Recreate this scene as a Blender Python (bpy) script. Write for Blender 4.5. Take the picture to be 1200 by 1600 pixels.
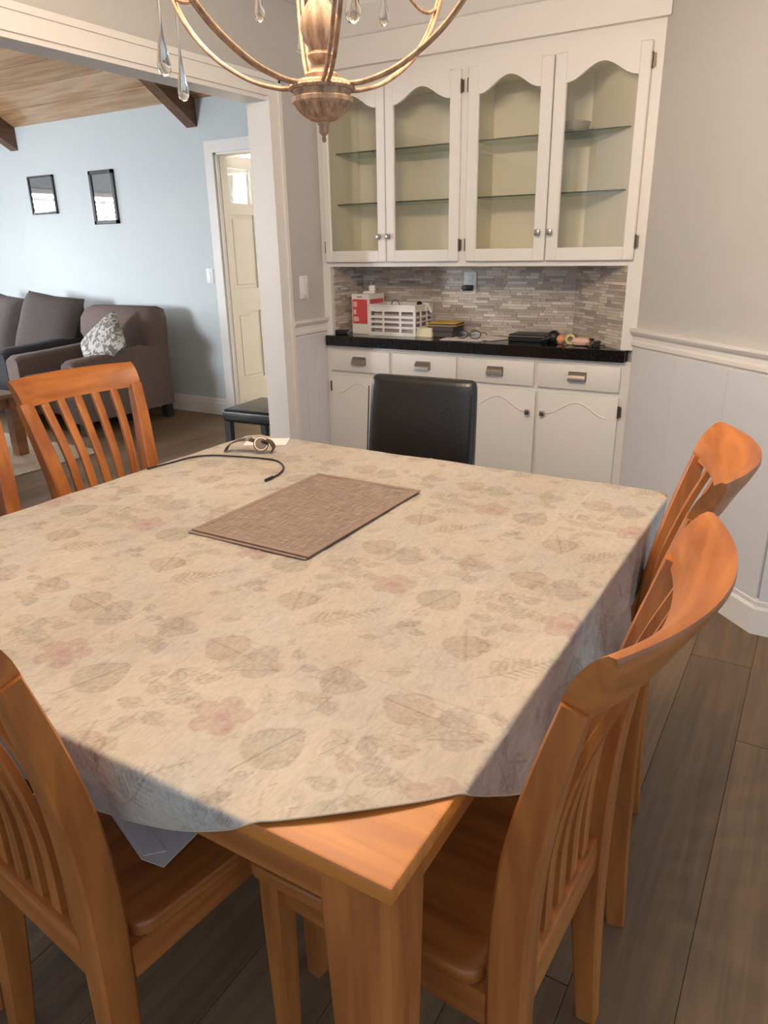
import bpy, bmesh, math, random
import numpy as np
from mathutils import Vector, Matrix

random.seed(7)
PI = math.pi
SC = bpy.context.scene
COL = SC.collection
for _o in list(bpy.data.objects):
    bpy.data.objects.remove(_o)

# ------------------------------------------------------------------ camera
YAW, PITCH, ROLL, CAM_H, FPX = 0.54436, 0.34990, -0.01816, 1.36, 1128.4
def camera_matrix():
    cy, sy, cp, sp = math.cos(YAW), math.sin(YAW), math.cos(PITCH), math.sin(PITCH)
    f = Vector((-sy * cp, cy * cp, -sp)); r = Vector((cy, sy, 0)); u = r.cross(f)
    c, s = math.cos(ROLL), math.sin(ROLL)
    r2 = c * r + s * u; u2 = -s * r + c * u
    m = Matrix((r2, u2, -f)).transposed().to_4x4()
    m.translation = Vector((0, 0, CAM_H))
    return m
cam_data = bpy.data.cameras.new('camera')
cam_data.sensor_fit = 'VERTICAL'; cam_data.sensor_height = 36.0
cam_data.lens = FPX / 1600 * 36.0
cam_data.clip_start = 0.02
cam = bpy.data.objects.new('camera', cam_data)
COL.objects.link(cam); cam.matrix_world = camera_matrix()
SC.camera = cam

# ------------------------------------------------------------------ world, daylight, exposure
SC.view_settings.view_transform = 'Standard'
SC.view_settings.look = 'None'
SC.view_settings.gamma = 1.0
SC.view_settings.use_curve_mapping = False
SC.view_settings.exposure = 0.05
world = bpy.data.worlds.new('world'); SC.world = world
world.use_nodes = True
_bg = world.node_tree.nodes['Background']
_bg.inputs[0].default_value = (0.66, 0.82, 1.0, 1)
_bg.inputs[1].default_value = 1.1

def area_light(name, loc, direction, sx, sy, power, color):
    d = bpy.data.lights.new(name, 'AREA'); d.shape = 'RECTANGLE'
    d.size, d.size_y, d.energy, d.color = sx, sy, power, color
    o = bpy.data.objects.new(name, d); COL.objects.link(o)
    o.location = loc
    o.rotation_euler = Vector(direction).to_track_quat('-Z', 'Y').to_euler()
    return o
# daylight falling through the living room window (outside its blinds) and the hall window
area_light('daylight_living_window', (-8.45, 2.9, 1.7), (1, 0.05, -0.12), 2.6, 1.8, 820, (0.84, 0.92, 1.0))
area_light('living_fill_light', (-6.5, -2.5, 1.7), (-0.12, 1, 0.0), 1.5, 1.5, 700, (0.88, 0.94, 1.0))  # added fill lamp outside an added window, brightens the living room evenly
area_light('daylight_hall_window', (-6.4, 7.75, 1.8), (0.2, -1, -0.2), 1.8, 1.4, 1500, (1.0, 0.97, 0.9))

# ------------------------------------------------------------------ mesh helpers
def tag(o, label=None, cat=None, group=None, kind=None):
    if label: o['label'] = label
    if cat: o['category'] = cat
    if group: o['group'] = group
    if kind: o['kind'] = kind
    return o

def empty(name, loc=(0, 0, 0), rz=0, label=None, cat=None, group=None, kind=None):
    o = bpy.data.objects.new(name, None); COL.objects.link(o)
    o.location = loc; o.rotation_euler = (0, 0, rz); o.empty_display_size = 0.1
    return tag(o, label, cat, group, kind)

class MB:
    """collects shapes in one bmesh, build() links it as ONE mesh object"""
    def __init__(s): s.bm = bmesh.new()
    def box(s, x0, x1, y0, y1, z0, z1, bev=0, seg=2, M=None):
        c = Vector(((x0 + x1) / 2, (y0 + y1) / 2, (z0 + z1) / 2))
        m = Matrix.Translation(c) @ Matrix.Diagonal((abs(x1 - x0), abs(y1 - y0), abs(z1 - z0), 1))
        if M: m = M @ m
        vs = bmesh.ops.create_cube(s.bm, size=1, matrix=m)['verts']
        if bev:
            es = list({e for v in vs for e in v.link_edges})
            bmesh.ops.bevel(s.bm, geom=es, offset=bev, segments=seg, profile=0.5, affect='EDGES', clamp_overlap=True)
        return s
    def loft(s, rings, cap=True, closed=True):
        vr = [[s.bm.verts.new(p) for p in r] for r in rings]
        n = len(vr[0])
        for a, b in zip(vr[:-1], vr[1:]):
            for i in range(n if closed else n - 1):
                j = (i + 1) % n
                try: s.bm.faces.new((a[i], a[j], b[j], b[i]))
                except ValueError: pass
        if cap and closed:
            for r in (vr[0][::-1], vr[-1]):
                try: s.bm.faces.new(r)
                except ValueError: pass
        return s
    def lathe(s, prof, seg=24, M=None):
        M = M or Matrix.Identity(4)
        s.loft([[M @ Vector((max(r, 1e-4) * math.cos(2 * PI * k / seg), max(r, 1e-4) * math.sin(2 * PI * k / seg), z)) for k in range(seg)] for r, z in prof])
        return s
    def cyl(s, p, q, r, seg=12, r2=None):
        p, q = Vector(p), Vector(q); d = (q - p)
        M = Matrix.Translation(p) @ d.to_track_quat('Z', 'Y').to_matrix().to_4x4()
        return s.lathe([(r, 0), (r if r2 is None else r2, d.length)], seg, M)
    def tube(s, pts, r, seg=8, closed=False):
        pts = [Vector(p) for p in pts]; n = len(pts); rings = []
        up = None
        for i, p in enumerate(pts):
            if closed: t = pts[(i + 1) % n] - pts[i - 1]
            else: t = pts[min(i + 1, n - 1)] - pts[max(i - 1, 0)]
            t.normalize()
            if up is None:
                up = Vector((0, 0, 1)) if abs(t.z) < 0.9 else Vector((1, 0, 0))
            a = t.cross(up); a.normalize(); up = a.cross(t); up.normalize()
            rr = r[i] if isinstance(r, (list, tuple)) else r
            rings.append([p + rr * (math.cos(2 * PI * k / seg) * a + math.sin(2 * PI * k / seg) * up) for k in range(seg)])
        if closed: rings.append(rings[0])
        return s.loft(rings, cap=not closed)
    def prism(s, poly, axis, a0, a1):
        """polygon in the two other axes, extruded along axis"""
        def P(u, v, w):
            return ((w, u, v), (u, w, v), (u, v, w))[axis]
        return s.loft([[P(u, v, a0) for u, v in poly], [P(u, v, a1) for u, v in poly]])
    def bar(s, pts, w, d, side=(1, 0, 0)):
        """sweeps a rectangle w (along side) x d along pts"""
        pts = [Vector(p) for p in pts]; n = len(pts); rings = []; sd = Vector(side)
        for i, p in enumerate(pts):
            t = (pts[min(i + 1, n - 1)] - pts[max(i - 1, 0)]).normalized()
            nn = t.cross(sd).normalized()
            ww = w[i] if isinstance(w, (list, tuple)) else w; dd = d[i] if isinstance(d, (list, tuple)) else d
            c = 0.18
            rings.append([p + sd * (ww / 2 * a) + nn * (dd / 2 * b) for a, b in
                          ((1 - c, 1), (-1 + c, 1), (-1, 1 - c), (-1, -1 + c), (-1 + c, -1), (1 - c, -1), (1, -1 + c), (1, 1 - c))])
        return s.loft(rings)
    def xform(s, M):
        bmesh.ops.transform(s.bm, matrix=M, verts=s.bm.verts); return s
    def mesh(s, name, mat, smooth=True, angle=35):
        bmesh.ops.recalc_face_normals(s.bm, faces=s.bm.faces)
        me = bpy.data.meshes.new(name); s.bm.to_mesh(me); s.bm.free()
        if mat: me.materials.append(mat)
        if smooth:
            me.shade_smooth()
            me.set_sharp_from_angle(angle=math.radians(angle))
        return me
    def build(s, name, mat, parent=None, smooth=True, angle=35, loc=None):
        o = bpy.data.objects.new(name, s.mesh(name, mat, smooth, angle)); COL.objects.link(o)
        if parent: o.parent = parent
        if loc: o.location = loc
        return o

def obj(name, me, parent=None, loc=None, rz=0):
    o = bpy.data.objects.new(name, me); COL.objects.link(o)
    if parent: o.parent = parent
    if loc: o.location = loc
    o.rotation_euler.z = rz
    return o

def copy_tree(o, parent=None):
    c = o.copy(); COL.objects.link(c); c.parent = parent
    for ch in [x for x in TREE if x.parent == o]:
        copy_tree(ch, c)
    return c
TREE = []

def spline(pts, n=8):
    """Catmull-Rom through pts"""
    P = [Vector(p) for p in pts]; P = [2 * P[0] - P[1]] + P + [2 * P[-1] - P[-2]]; out = []
    for i in range(1, len(P) - 2):
        for k in range(n):
            t = k / n; a, b, c, d = P[i - 1:i + 3]
            out.append(0.5 * ((2 * b) + (c - a) * t + (2 * a - 5 * b + 4 * c - d) * t * t + (-a + 3 * b - 3 * c + d) * t ** 3))
    out.append(P[-2]); return out

def pillow_mesh(mb, w, h, t, n=14, M=None, ears=0.06):
    """soft cushion in local xy, thickness along z"""
    M = M or Matrix.Identity(4); top, bot = [], []
    for j in range(n + 1):
        a, b = [], []
        for i in range(n + 1):
            u, v = 2 * i / n - 1, 2 * j / n - 1
            k = 1 - ears * (1 - abs(u * v)) * (abs(u) ** 4 + abs(v) ** 4) * .5
            th = t / 2 * (max(0, 1 - u ** 4) * max(0, 1 - v ** 4)) ** .5
            x, y = u * w / 2 * k, v * h / 2 * k
            a.append(mb.bm.verts.new(M @ Vector((x, y, th))))
            b.append(a[-1] if (i in (0, n) or j in (0, n)) else mb.bm.verts.new(M @ Vector((x, y, -th))))
        top.append(a); bot.append(b)
    for j in range(n):
        for i in range(n):
            mb.bm.faces.new((top[j][i], top[j][i + 1], top[j + 1][i + 1], top[j + 1][i]))
            mb.bm.faces.new((bot[j][i], bot[j + 1][i], bot[j + 1][i + 1], bot[j][i + 1]))
    return mb

# ------------------------------------------------------------------ materials
def sr(r, g, b):
    f = lambda c: c / 12.92 if c <= 0.04045 else ((c + 0.055) / 1.055) ** 2.4
    return (f(r / 255), f(g / 255), f(b / 255), 1)

def mat(name, col, rough=0.5, metal=0.0, col2=None, scale=(8, 8, 8), detail=3, bump=0.0, bscale=None, coat=0.0, spec=0.5,
        rand=0.0, coords='Object', lo=0.35, hi=0.65, distort=0.0, croughness=0.1):
    m = bpy.data.materials.new(name); m.use_nodes = True
    nt = m.node_tree; N, L = nt.nodes, nt.links
    b = N['Principled BSDF']
    b.inputs['Roughness'].default_value = rough; b.inputs['Metallic'].default_value = metal
    b.inputs['Specular IOR Level'].default_value = spec
    b.inputs['Coat Weight'].default_value = coat; b.inputs['Coat Roughness'].default_value = croughness
    b.inputs['Base Color'].default_value = col
    tc = N.new('ShaderNodeTexCoord'); vec = tc.outputs['Object']
    if coords == 'World':
        g = N.new('ShaderNodeNewGeometry'); vec = g.outputs['Position']
    info = N.new('ShaderNodeObjectInfo')
    add = N.new('ShaderNodeVectorMath'); add.operation = 'ADD'
    mul = N.new('ShaderNodeMath'); mul.operation = 'MULTIPLY'; mul.inputs[1].default_value = 37.0
    L.new(info.outputs['Random'], mul.inputs[0]); L.new(vec, add.inputs[0]); L.new(mul.outputs[0], add.inputs[1])
    vec = add.outputs[0]
    mp = N.new('ShaderNodeMapping'); mp.inputs['Scale'].default_value = scale; L.new(vec, mp.inputs['Vector'])
    out = None
    if col2:
        n = N.new('ShaderNodeTexNoise'); n.inputs['Scale'].default_value = 1; n.inputs['Detail'].default_value = detail
        n.inputs['Distortion'].default_value = distort
        L.new(mp.outputs[0], n.inputs['Vector'])
        r = N.new('ShaderNodeMapRange'); r.inputs[1].default_value = lo; r.inputs[2].default_value = hi
        L.new(n.outputs[0], r.inputs[0])
        mx = N.new('ShaderNodeMix'); mx.data_type = 'RGBA'
        mx.inputs['A'].default_value = col; mx.inputs['B'].default_value = col2
        L.new(r.outputs[0], mx.inputs['Factor']); out = mx.outputs['Result']
    if rand:
        hs = N.new('ShaderNodeHueSaturation')
        r = N.new('ShaderNodeMapRange'); r.inputs[3].default_value = 1 - rand; r.inputs[4].default_value = 1 + rand
        L.new(info.outputs['Random'], r.inputs[0]); L.new(r.outputs[0], hs.inputs['Value'])
        if out: L.new(out, hs.inputs['Color'])
        else: hs.inputs['Color'].default_value = col
        out = hs.outputs[0]
    if out: L.new(out, b.inputs['Base Color'])
    if bump:
        n2 = N.new('ShaderNodeTexNoise'); n2.inputs['Scale'].default_value = 1; n2.inputs['Detail'].default_value = 4
        mp2 = N.new('ShaderNodeMapping'); mp2.inputs['Scale'].default_value = bscale or scale
        L.new(vec, mp2.inputs['Vector']); L.new(mp2.outputs[0], n2.inputs['Vector'])
        bp = N.new('ShaderNodeBump'); bp.inputs['Strength'].default_value = bump; bp.inputs['Distance'].default_value = 0.01
        L.new(n2.outputs[0], bp.inputs['Height']); L.new(bp.outputs[0], b.inputs['Normal'])
    return m

def emit(name, col, strength):
    m = bpy.data.materials.new(name); m.use_nodes = True
    b = m.node_tree.nodes['Principled BSDF']
    b.inputs['Base Color'].default_value = col
    b.inputs['Emission Color'].default_value = col; b.inputs['Emission Strength'].default_value = strength
    return m

def glass(name, tint=(1, 1, 1, 1), rough=0.0, refl=1.0):
    """clear pane: transparent with a fresnel reflection"""
    m = bpy.data.materials.new(name); m.use_nodes = True
    nt = m.node_tree; N, L = nt.nodes, nt.links
    N.remove(N['Principled BSDF'])
    t = N.new('ShaderNodeBsdfTransparent'); t.inputs[0].default_value = tint
    g = N.new('ShaderNodeBsdfGlossy'); g.inputs['Roughness'].default_value = rough
    f = N.new('ShaderNodeFresnel'); f.inputs[0].default_value = 1.5
    k = N.new('ShaderNodeMath'); k.operation = 'MULTIPLY'; k.inputs[1].default_value = refl
    L.new(f.outputs[0], k.inputs[0])
    mx = N.new('ShaderNodeMixShader'); L.new(k.outputs[0], mx.inputs[0])
    L.new(t.outputs[0], mx.inputs[1]); L.new(g.outputs[0], mx.inputs[2])
    L.new(mx.outputs[0], N['Material Output'].inputs[0])
    return m

M = {}
M['paint'] = mat('wall_paint', sr(192, 187, 182), 0.75, bump=0.15, bscale=(90, 90, 90), coords='World')
M['paint_daylit'] = mat('wall_paint_daylight_tint', sr(196, 202, 203), 0.75, bump=0.25, bscale=(60, 60, 60), coords='World')  # same paint as the dining walls, bluish daylight put into the colour
M['white'] = mat('white_paint', sr(228, 222, 216), 0.42)
M['wains'] = mat('wainscot_paint', sr(214, 212, 214), 0.5)
M['ceil'] = mat('ceiling_paint', sr(225, 221, 214), 0.9)
M['cream'] = mat('cabinet_interior', sr(236, 229, 208), 0.6)
M['plank'] = mat('floor_plank_wood', sr(122, 97, 72), 0.45, col2=sr(104, 82, 60), scale=(38, 2.2, 10), detail=6, rand=0.16, coords='World', bump=0.12, bscale=(60, 3, 20), distort=0.6)
M['joint'] = mat('floor_joint', sr(70, 57, 44), 0.8)
M['tilefloor'] = mat('hall_tile', sr(205, 192, 160), 0.5, col2=sr(188, 172, 140), scale=(3, 3, 3))
M['wood_z'] = mat('maple_upright', sr(178, 108, 50), 0.42, col2=sr(146, 82, 36), scale=(30, 30, 3), detail=5, rand=0.05, coat=0.12, distort=0.4, croughness=0.3)
M['wood_x'] = mat('maple_crosswise', sr(178, 108, 50), 0.42, col2=sr(146, 82, 36), scale=(3, 30, 30), detail=5, rand=0.05, coat=0.12, distort=0.4, croughness=0.3)
M['wood_y'] = mat('maple_lengthwise', sr(178, 108, 50), 0.42, col2=sr(146, 82, 36), scale=(30, 3, 30), detail=5, rand=0.05, coat=0.12, distort=0.4, croughness=0.3)
M['table_top'] = mat('table_top_maple', sr(204, 128, 52), 0.45, col2=sr(178, 104, 40), scale=(3, 34, 30), detail=5, coat=0.08, distort=0.5, croughness=0.4)
M['leather'] = mat('black_leather', sr(30, 27, 25), 0.32, bump=0.12, bscale=(160, 160, 160), spec=0.6)
M['leather_seam'] = mat('black_leather_seam', sr(26, 25, 26), 0.5)
M['pine'] = mat('ceiling_pine', sr(184, 150, 114), 0.16, col2=sr(156, 120, 86), scale=(2, 30, 30), detail=5, rand=0.12, coords='World', coat=0.4, distort=0.5, croughness=0.15)
M['beam'] = mat('beam_wood', sr(120, 84, 58), 0.45, col2=sr(92, 62, 42), scale=(30, 2, 30), detail=5, distort=0.4)
M['nickel'] = mat('brushed_nickel', sr(176, 166, 156), 0.32, metal=1.0)
M['brass'] = mat('aged_hinge_metal', sr(112, 98, 86), 0.4, metal=0.9)
M['black_tile'] = mat('black_granite_tile', sr(24, 22, 22), 0.12, col2=sr(40, 37, 35), scale=(120, 120, 120), lo=.5, hi=.7, rand=0.2)
M['grout'] = mat('dark_grout', sr(40, 37, 34), 0.9)
M['glass'] = glass('clear_glass', refl=0.9)
M['shelf_glass'] = glass('shelf_glass', (0.86, 0.93, 0.88, 1), refl=0.6)
M['shelf_edge'] = mat('shelf_glass_edge', sr(70, 78, 66), 0.2)
M['plate'] = mat('switch_plate', sr(232, 230, 226), 0.4)
M['black_plastic'] = mat('black_plastic', sr(26, 25, 25), 0.4)
M['white_plastic'] = mat('white_plastic', sr(232, 226, 220), 0.4)
M['paper'] = mat('white_paper', sr(232, 228, 228), 0.8)
M['mirror'] = mat('mirror_glass', (0.75, 0.78, 0.8, 1), 0.03, metal=1.0)
M['dark_frame'] = mat('dark_picture_frame', sr(58, 56, 58), 0.45)
M['armchair'] = mat('brown_tweed', sr(124, 108, 102), 0.95, col2=sr(98, 84, 80), scale=(220, 220, 220), detail=2, bump=0.4, bscale=(260, 260, 260), spec=0.1)
M['sofa'] = mat('charcoal_upholstery', sr(70, 68, 72), 0.95, col2=sr(56, 55, 60), scale=(150, 150, 150), bump=0.3, bscale=(200, 200, 200), spec=0.1)
M['sofa_cushion'] = mat('taupe_cushion', sr(92, 84, 80), 0.95, col2=sr(78, 71, 68), scale=(120, 120, 120), bump=0.3, bscale=(200, 200, 200), spec=0.1)
M['pillow'] = mat('patterned_pillow', sr(186, 180, 174), 0.9, col2=sr(112, 105, 100), scale=(24, 24, 24), detail=1, lo=.46, hi=.54, distort=1.2)
M['rug'] = mat('beige_rug', sr(206, 192, 172), 1.0, col2=sr(184, 168, 148), scale=(60, 60, 60), bump=0.6, bscale=(200, 200, 200), spec=0.05)
M['coffee'] = mat('coffee_table_wood', sr(132, 88, 58), 0.35, col2=sr(104, 66, 42), scale=(20, 3, 20), detail=4)
M['gold'] = mat('chandelier_weathered_gold', sr(184, 148, 116), 0.5, col2=sr(134, 102, 76), scale=(60, 60, 24), detail=4, metal=0.25)
M['gold_wood'] = mat('chandelier_turned_wood', sr(190, 154, 122), 0.6, col2=sr(134, 104, 78), scale=(90, 90, 12), detail=4, bump=0.3, bscale=(120, 120, 20))
def crystal():
    m = bpy.data.materials.new('crystal'); m.use_nodes = True
    b = m.node_tree.nodes['Principled BSDF']
    b.inputs['Roughness'].default_value = 0.02; b.inputs['Transmission Weight'].default_value = 1.0; b.inputs['IOR'].default_value = 1.33
    return m
M['crystal'] = crystal()
M['candle'] = mat('candle_sleeve', sr(235, 225, 205), 0.5)
M['bulb'] = emit('warm_bulb', (1.0, 0.72, 0.42, 1), 12)
M['lampdisc'] = emit('hall_lamp_diffuser', (1.0, 0.95, 0.85, 1), 6)
M['outer'] = mat('outer_shell', sr(205, 203, 200), 0.9)

def add_knots(m, density=1.5, size=0.05):
    """dark oval knots scattered through the plank wood"""
    nt = m.node_tree; N, L = nt.nodes, nt.links; b = N['Principled BSDF']
    src = b.inputs['Base Color'].links[0].from_socket
    g = N.new('ShaderNodeNewGeometry'); mp = N.new('ShaderNodeMapping'); mp.inputs['Scale'].default_value = (density * 2.2, density, 0)
    L.new(g.outputs['Position'], mp.inputs['Vector'])
    v = N.new('ShaderNodeTexVoronoi'); v.inputs['Scale'].default_value = 1.6; L.new(mp.outputs[0], v.inputs['Vector'])
    n = N.new('ShaderNodeTexNoise'); n.inputs['Scale'].default_value = 30; L.new(g.outputs['Position'], n.inputs['Vector'])
    a = N.new('ShaderNodeMath'); a.operation = 'MULTIPLY_ADD'; a.inputs[1].default_value = .05; L.new(n.outputs[0], a.inputs[0]); L.new(v.outputs['Distance'], a.inputs[2])
    r = N.new('ShaderNodeMapRange'); r.inputs[1].default_value = .045; r.inputs[2].default_value = .11; r.inputs[3].default_value = .8; r.inputs[4].default_value = 0
    L.new(a.outputs[0], r.inputs[0])
    mx = N.new('ShaderNodeMix'); mx.data_type = 'RGBA'; mx.inputs['B'].default_value = sr(66, 50, 38)
    L.new(src, mx.inputs['A']); L.new(r.outputs[0], mx.inputs['Factor']); L.new(mx.outputs['Result'], b.inputs['Base Color'])
add_knots(M['plank'])
# ================================================================== THE SETTING
XL, XLB = -2.40, -2.52           # dining side / living side of the wall with the opening
YF = 3.368                       # face plane of the built-in cabinet
YB = 3.69                        # wall behind it
YLV = 4.68                       # far wall of the living room
XW = -7.7                        # window wall of the living room
CEIL = 2.44
STRUCT = lambda o, label: tag(o, label, kind='structure')

# ---- floor: slab with every plank a piece
fl = MB().box(XW - .1, 1.9, -1.7, YLV, -0.06, -0.008).build('floor', M['joint'])
STRUCT(fl, 'grey-brown wood plank floor')
plank_me = MB().box(-.0953, .0953, -.5, .5, -.012, 0).mesh('plank', M['plank'], smooth=False)
PW = 0.192
for i in range(int((1.5 - XW) / PW) + 1):
    x = 1.5 - (i + .5) * PW
    y = -1.1 - random.random() * 1.4
    while y < YLV - .02:
        ln = random.choice((1.45, 1.8, 2.1, 2.1))
        y0, y1 = max(y, -1.0), min(y + ln, YLV)
        y += ln
        if y1 - y0 < .1: continue
        # only planks the room shows: skip those the cabinet and the walls stand on
        if y0 > 3.75 and x > XLB: continue
        if x > 0.1 and y0 > 2.75: continue
        o = obj('plank', plank_me, fl, (x, (y0 + y1) / 2, 0)); o.scale = (1, (y1 - y0 - .0025), 1)
hf = MB().box(XW - .1, XLB, YLV, 7.5, -0.06, 0.001).build('floor_hall', M['tilefloor'])
STRUCT(hf, 'tan floor of the hall beyond the doorway')

# ---- dining room walls
wb = MB().box(XL, -.4, YB, YB + .1, 0, CEIL).build('wall_back', M['paint'])
STRUCT(wb, 'wall behind the white built-in cabinet')
wl = MB()
wl.box(XLB, XL, 3.0, YLV, 0, CEIL)
wl.box(XLB, XL, -1.7, 3.0, 2.03, CEIL)
wl.prism([(-1.7, CEIL), (YLV, CEIL), (1.5, 4.4)], 0, XLB, XLB + .06)
wl = wl.build('wall_left', M['paint'], smooth=False)
STRUCT(wl, 'painted wall with the wide opening to the living room')
wj = MB()
wj.box(XLB - .002, XL + .002, 2.982, 3.0, 0, 2.03)
wj.box(XLB - .002, XL + .002, -1.7, 2.982, 2.012, 2.03)
STRUCT(wj.build('trim_1', M['white'], smooth=False), 'white jamb lining of the wide opening')
wj = MB()
wj.box(XL, XL + .014, 2.982, 3.062, 0, 2.11); wj.box(XL + .014, XL + .024, 3.046, 3.066, 0, 2.114)
wj.box(XL, XL + .014, -1.7, 2.982, 2.03, 2.098); wj.box(XL + .014, XL + .024, -1.7, 3.062, 2.09, 2.114)
STRUCT(wj.build('trim_2', M['white'], smooth=False), 'white casing around the wide opening')
wains = MB(); y = 3.066
wn = empty('trim_3', (0, 0, 0)); STRUCT(wn, 'white wainscot boards on the short wall by the cabinet')
for a, b in ((3.066, 3.165), (3.168, 3.265), (3.268, 3.366)):
    MB().box(XL, XL + .012, a, b, .1, .925, .002, 1).build('wainscot_board', M['wains'], wn)
def rail_poly():       # chair rail section: (out, z)
    return [(0, .918), (.010, .918), (.012, .932), (.020, .940), (.020, .955), (.014, .962), (.014, .978), (.028, .990), (.034, 1.0), (.034, 1.012), (0, 1.012)]
def base_poly():
    return [(0, 0), (.018, 0), (.018, .10), (.013, .112), (.013, .128), (.008, .142), (0, .142)]
cr = MB(); cr.prism([(XL + u, v) for u, v in rail_poly()], 1, 3.066, 3.366)
STRUCT(cr.build('trim_4', M['white'], smooth=False), 'white chair rail on the short wall by the opening')
STRUCT(MB().prism([(XL + u, v) for u, v in base_poly()], 1, 3.066, 3.366).build('baseboard_left', M['white'], smooth=False), 'white baseboard by the opening')

# ---- the diagonal wall on the right
P0, P1 = Vector((-.722, 3.368, 0)), Vector((-.058, 2.722, 0))
LD = (P1 - P0).length; RZ = math.atan2(P1.y - P0.y, P1.x - P0.x)
wr = MB().box(-.08, LD, 0, .1, 0, CEIL).build('wall_right', M['paint'], smooth=False)
wr.location = P0; wr.rotation_euler.z = RZ; STRUCT(wr, 'diagonal grey wall right of the cabinet')
wnr = empty('trim_5', P0, RZ); STRUCT(wnr, 'white wainscot boards on the diagonal wall')
nb = 3
for k in range(nb):
    MB().box(k * LD / nb + .0004, (k + 1) * LD / nb - .0004, -.012, 0.0, .1, .925, .0012, 1).build('wainscot_board', M['wains'], wnr)
r = MB().prism([(-u, v) for u, v in rail_poly()], 0, 0, LD + .014).build('trim_6', M['white'], smooth=False)
r.location = P0; r.rotation_euler.z = RZ; STRUCT(r, 'white chair rail along the diagonal wall')
r = MB().prism([(-u * 1.1, v) for u, v in base_poly()], 0, 0, LD + .008).build('baseboard_right', M['white'], smooth=False)
r.location = P0; r.rotation_euler.z = RZ; STRUCT(r, 'white baseboard along the diagonal wall')
ws = MB().box(P1.x, 1.8, P1.y, P1.y + .1, 0, CEIL).build('wall_side', M['paint'], smooth=False)
STRUCT(ws, 'wall beyond the outside corner at the right edge')
wns = empty('trim_7', P1, 0); STRUCT(wns, 'white wainscot beyond the outside corner')
for k in range(4):
    MB().box(k * .2 + .001, k * .2 + .199, -.012, 0, .1, .925, .002, 1).build('wainscot_board', M['wains'], wns)
STRUCT(MB().prism([(P1.y - u, v) for u, v in rail_poly()], 0, P1.x - .014, 1.8).build('trim_8', M['white'], smooth=False), 'chair rail beyond the outside corner')
STRUCT(MB().prism([(P1.y - u * 1.1, v) for u, v in base_poly()], 0, P1.x - .008, 1.8).build('baseboard_side', M['white'], smooth=False), 'baseboard beyond the outside corner')
STRUCT(MB().box(XL, 1.8, -1.7, YB + .1, CEIL, CEIL + .1).build('ceiling', M['ceil'], smooth=False), 'flat ceiling of the dining room')

# ---- living room
wv = MB()
wv.box(XW - .1, -4.32, YLV, YLV + .12, 0, 2.6); wv.box(-3.42, XLB, YLV, YLV + .12, 0, 2.6); wv.box(-4.32, -3.42, YLV, YLV + .12, 2.08, 2.6)
STRUCT(wv.build('wall_living', M['paint_daylit'], smooth=False), 'far wall of the living room with daylight blue in its paint colour')
WY0, WY1, WZ0, WZ1 = 1.7, 4.15, .85, 2.04
ww = MB()
ww.box(XW - .12, XW, -1.7, WY0, 0, CEIL); ww.box(XW - .12, XW, WY1, YLV, 0, CEIL)
ww.box(XW - .12, XW, WY0, WY1, 0, WZ0); ww.box(XW - .12, XW, WY0, WY1, WZ1, CEIL)
ww.prism([(-1.7, CEIL), (YLV, CEIL), (1.5, 4.4)], 0, XW - .12, XW)
STRUCT(ww.build('wall_window', M['paint_daylit'], smooth=False), 'living room wall with the window')
wf = MB(); wf.box(XW, -7.4, -1.8, -1.7, 0, 2.6); wf.box(-5.9, XLB, -1.8, -1.7, 0, 2.6); wf.box(-7.4, -5.9, -1.8, -1.7, 0, .9); wf.box(-7.4, -5.9, -1.8, -1.7, 2.1, 2.6)
STRUCT(wf.build('wall_front', M['paint_daylit'], smooth=False), 'near wall of the living room')
w3 = empty('added_window', (-6.65, -1.7, .9)); STRUCT(w3, 'added unseen window in the near wall, for living room fill light')  # unseen window, added so more light reaches the living room walls
f3 = MB(); f3.box(-.75, -.7, -.1, .0, 0, 1.2); f3.box(.7, .75, -.1, 0, 0, 1.2); f3.box(-.7, .7, -.1, 0, 0, .05); f3.box(-.7, .7, -.1, 0, 1.15, 1.2); f3.box(-.025, .025, -.1, 0, .05, 1.15)
f3.build('window_frame', M['white'], w3, smooth=False)
MB().box(-.71, .71, -.055, -.051, .04, 1.16).build('pane', M['glass'], w3, smooth=False)
win = empty('window_1', (XW, (WY0 + WY1) / 2, WZ0)); STRUCT(win, 'living room window with white blinds')
hw = (WY1 - WY0) / 2; hh = WZ1 - WZ0
fm = MB()
fm.box(-.10, .02, -hw, -hw + .06, 0, hh); fm.box(-.10, .02, hw - .06, hw, 0, hh); fm.box(-.10, .02, -hw, hw, 0, .05); fm.box(-.10, .02, -hw, hw, hh - .05, hh); fm.box(-.1, -.06, -.03, .03, 0, hh)
fm.build('window_frame', M['white'], win, smooth=False)
MB().box(-.086, -.082, -hw + .05, hw - .05, .04, hh - .04).build('pane', M['glass'], win, smooth=False)
slat_me = MB().box(-.026, .026, -hw + .07, hw - .07, -.0015, .0015, M=Matrix.Rotation(math.radians(56), 4, 'Y')).mesh('blind_slat', M['white'], smooth=False)
for k in range(20):
    obj('blind_slat', slat_me, win, (-.02, 0, .08 + k * .053))

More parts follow.
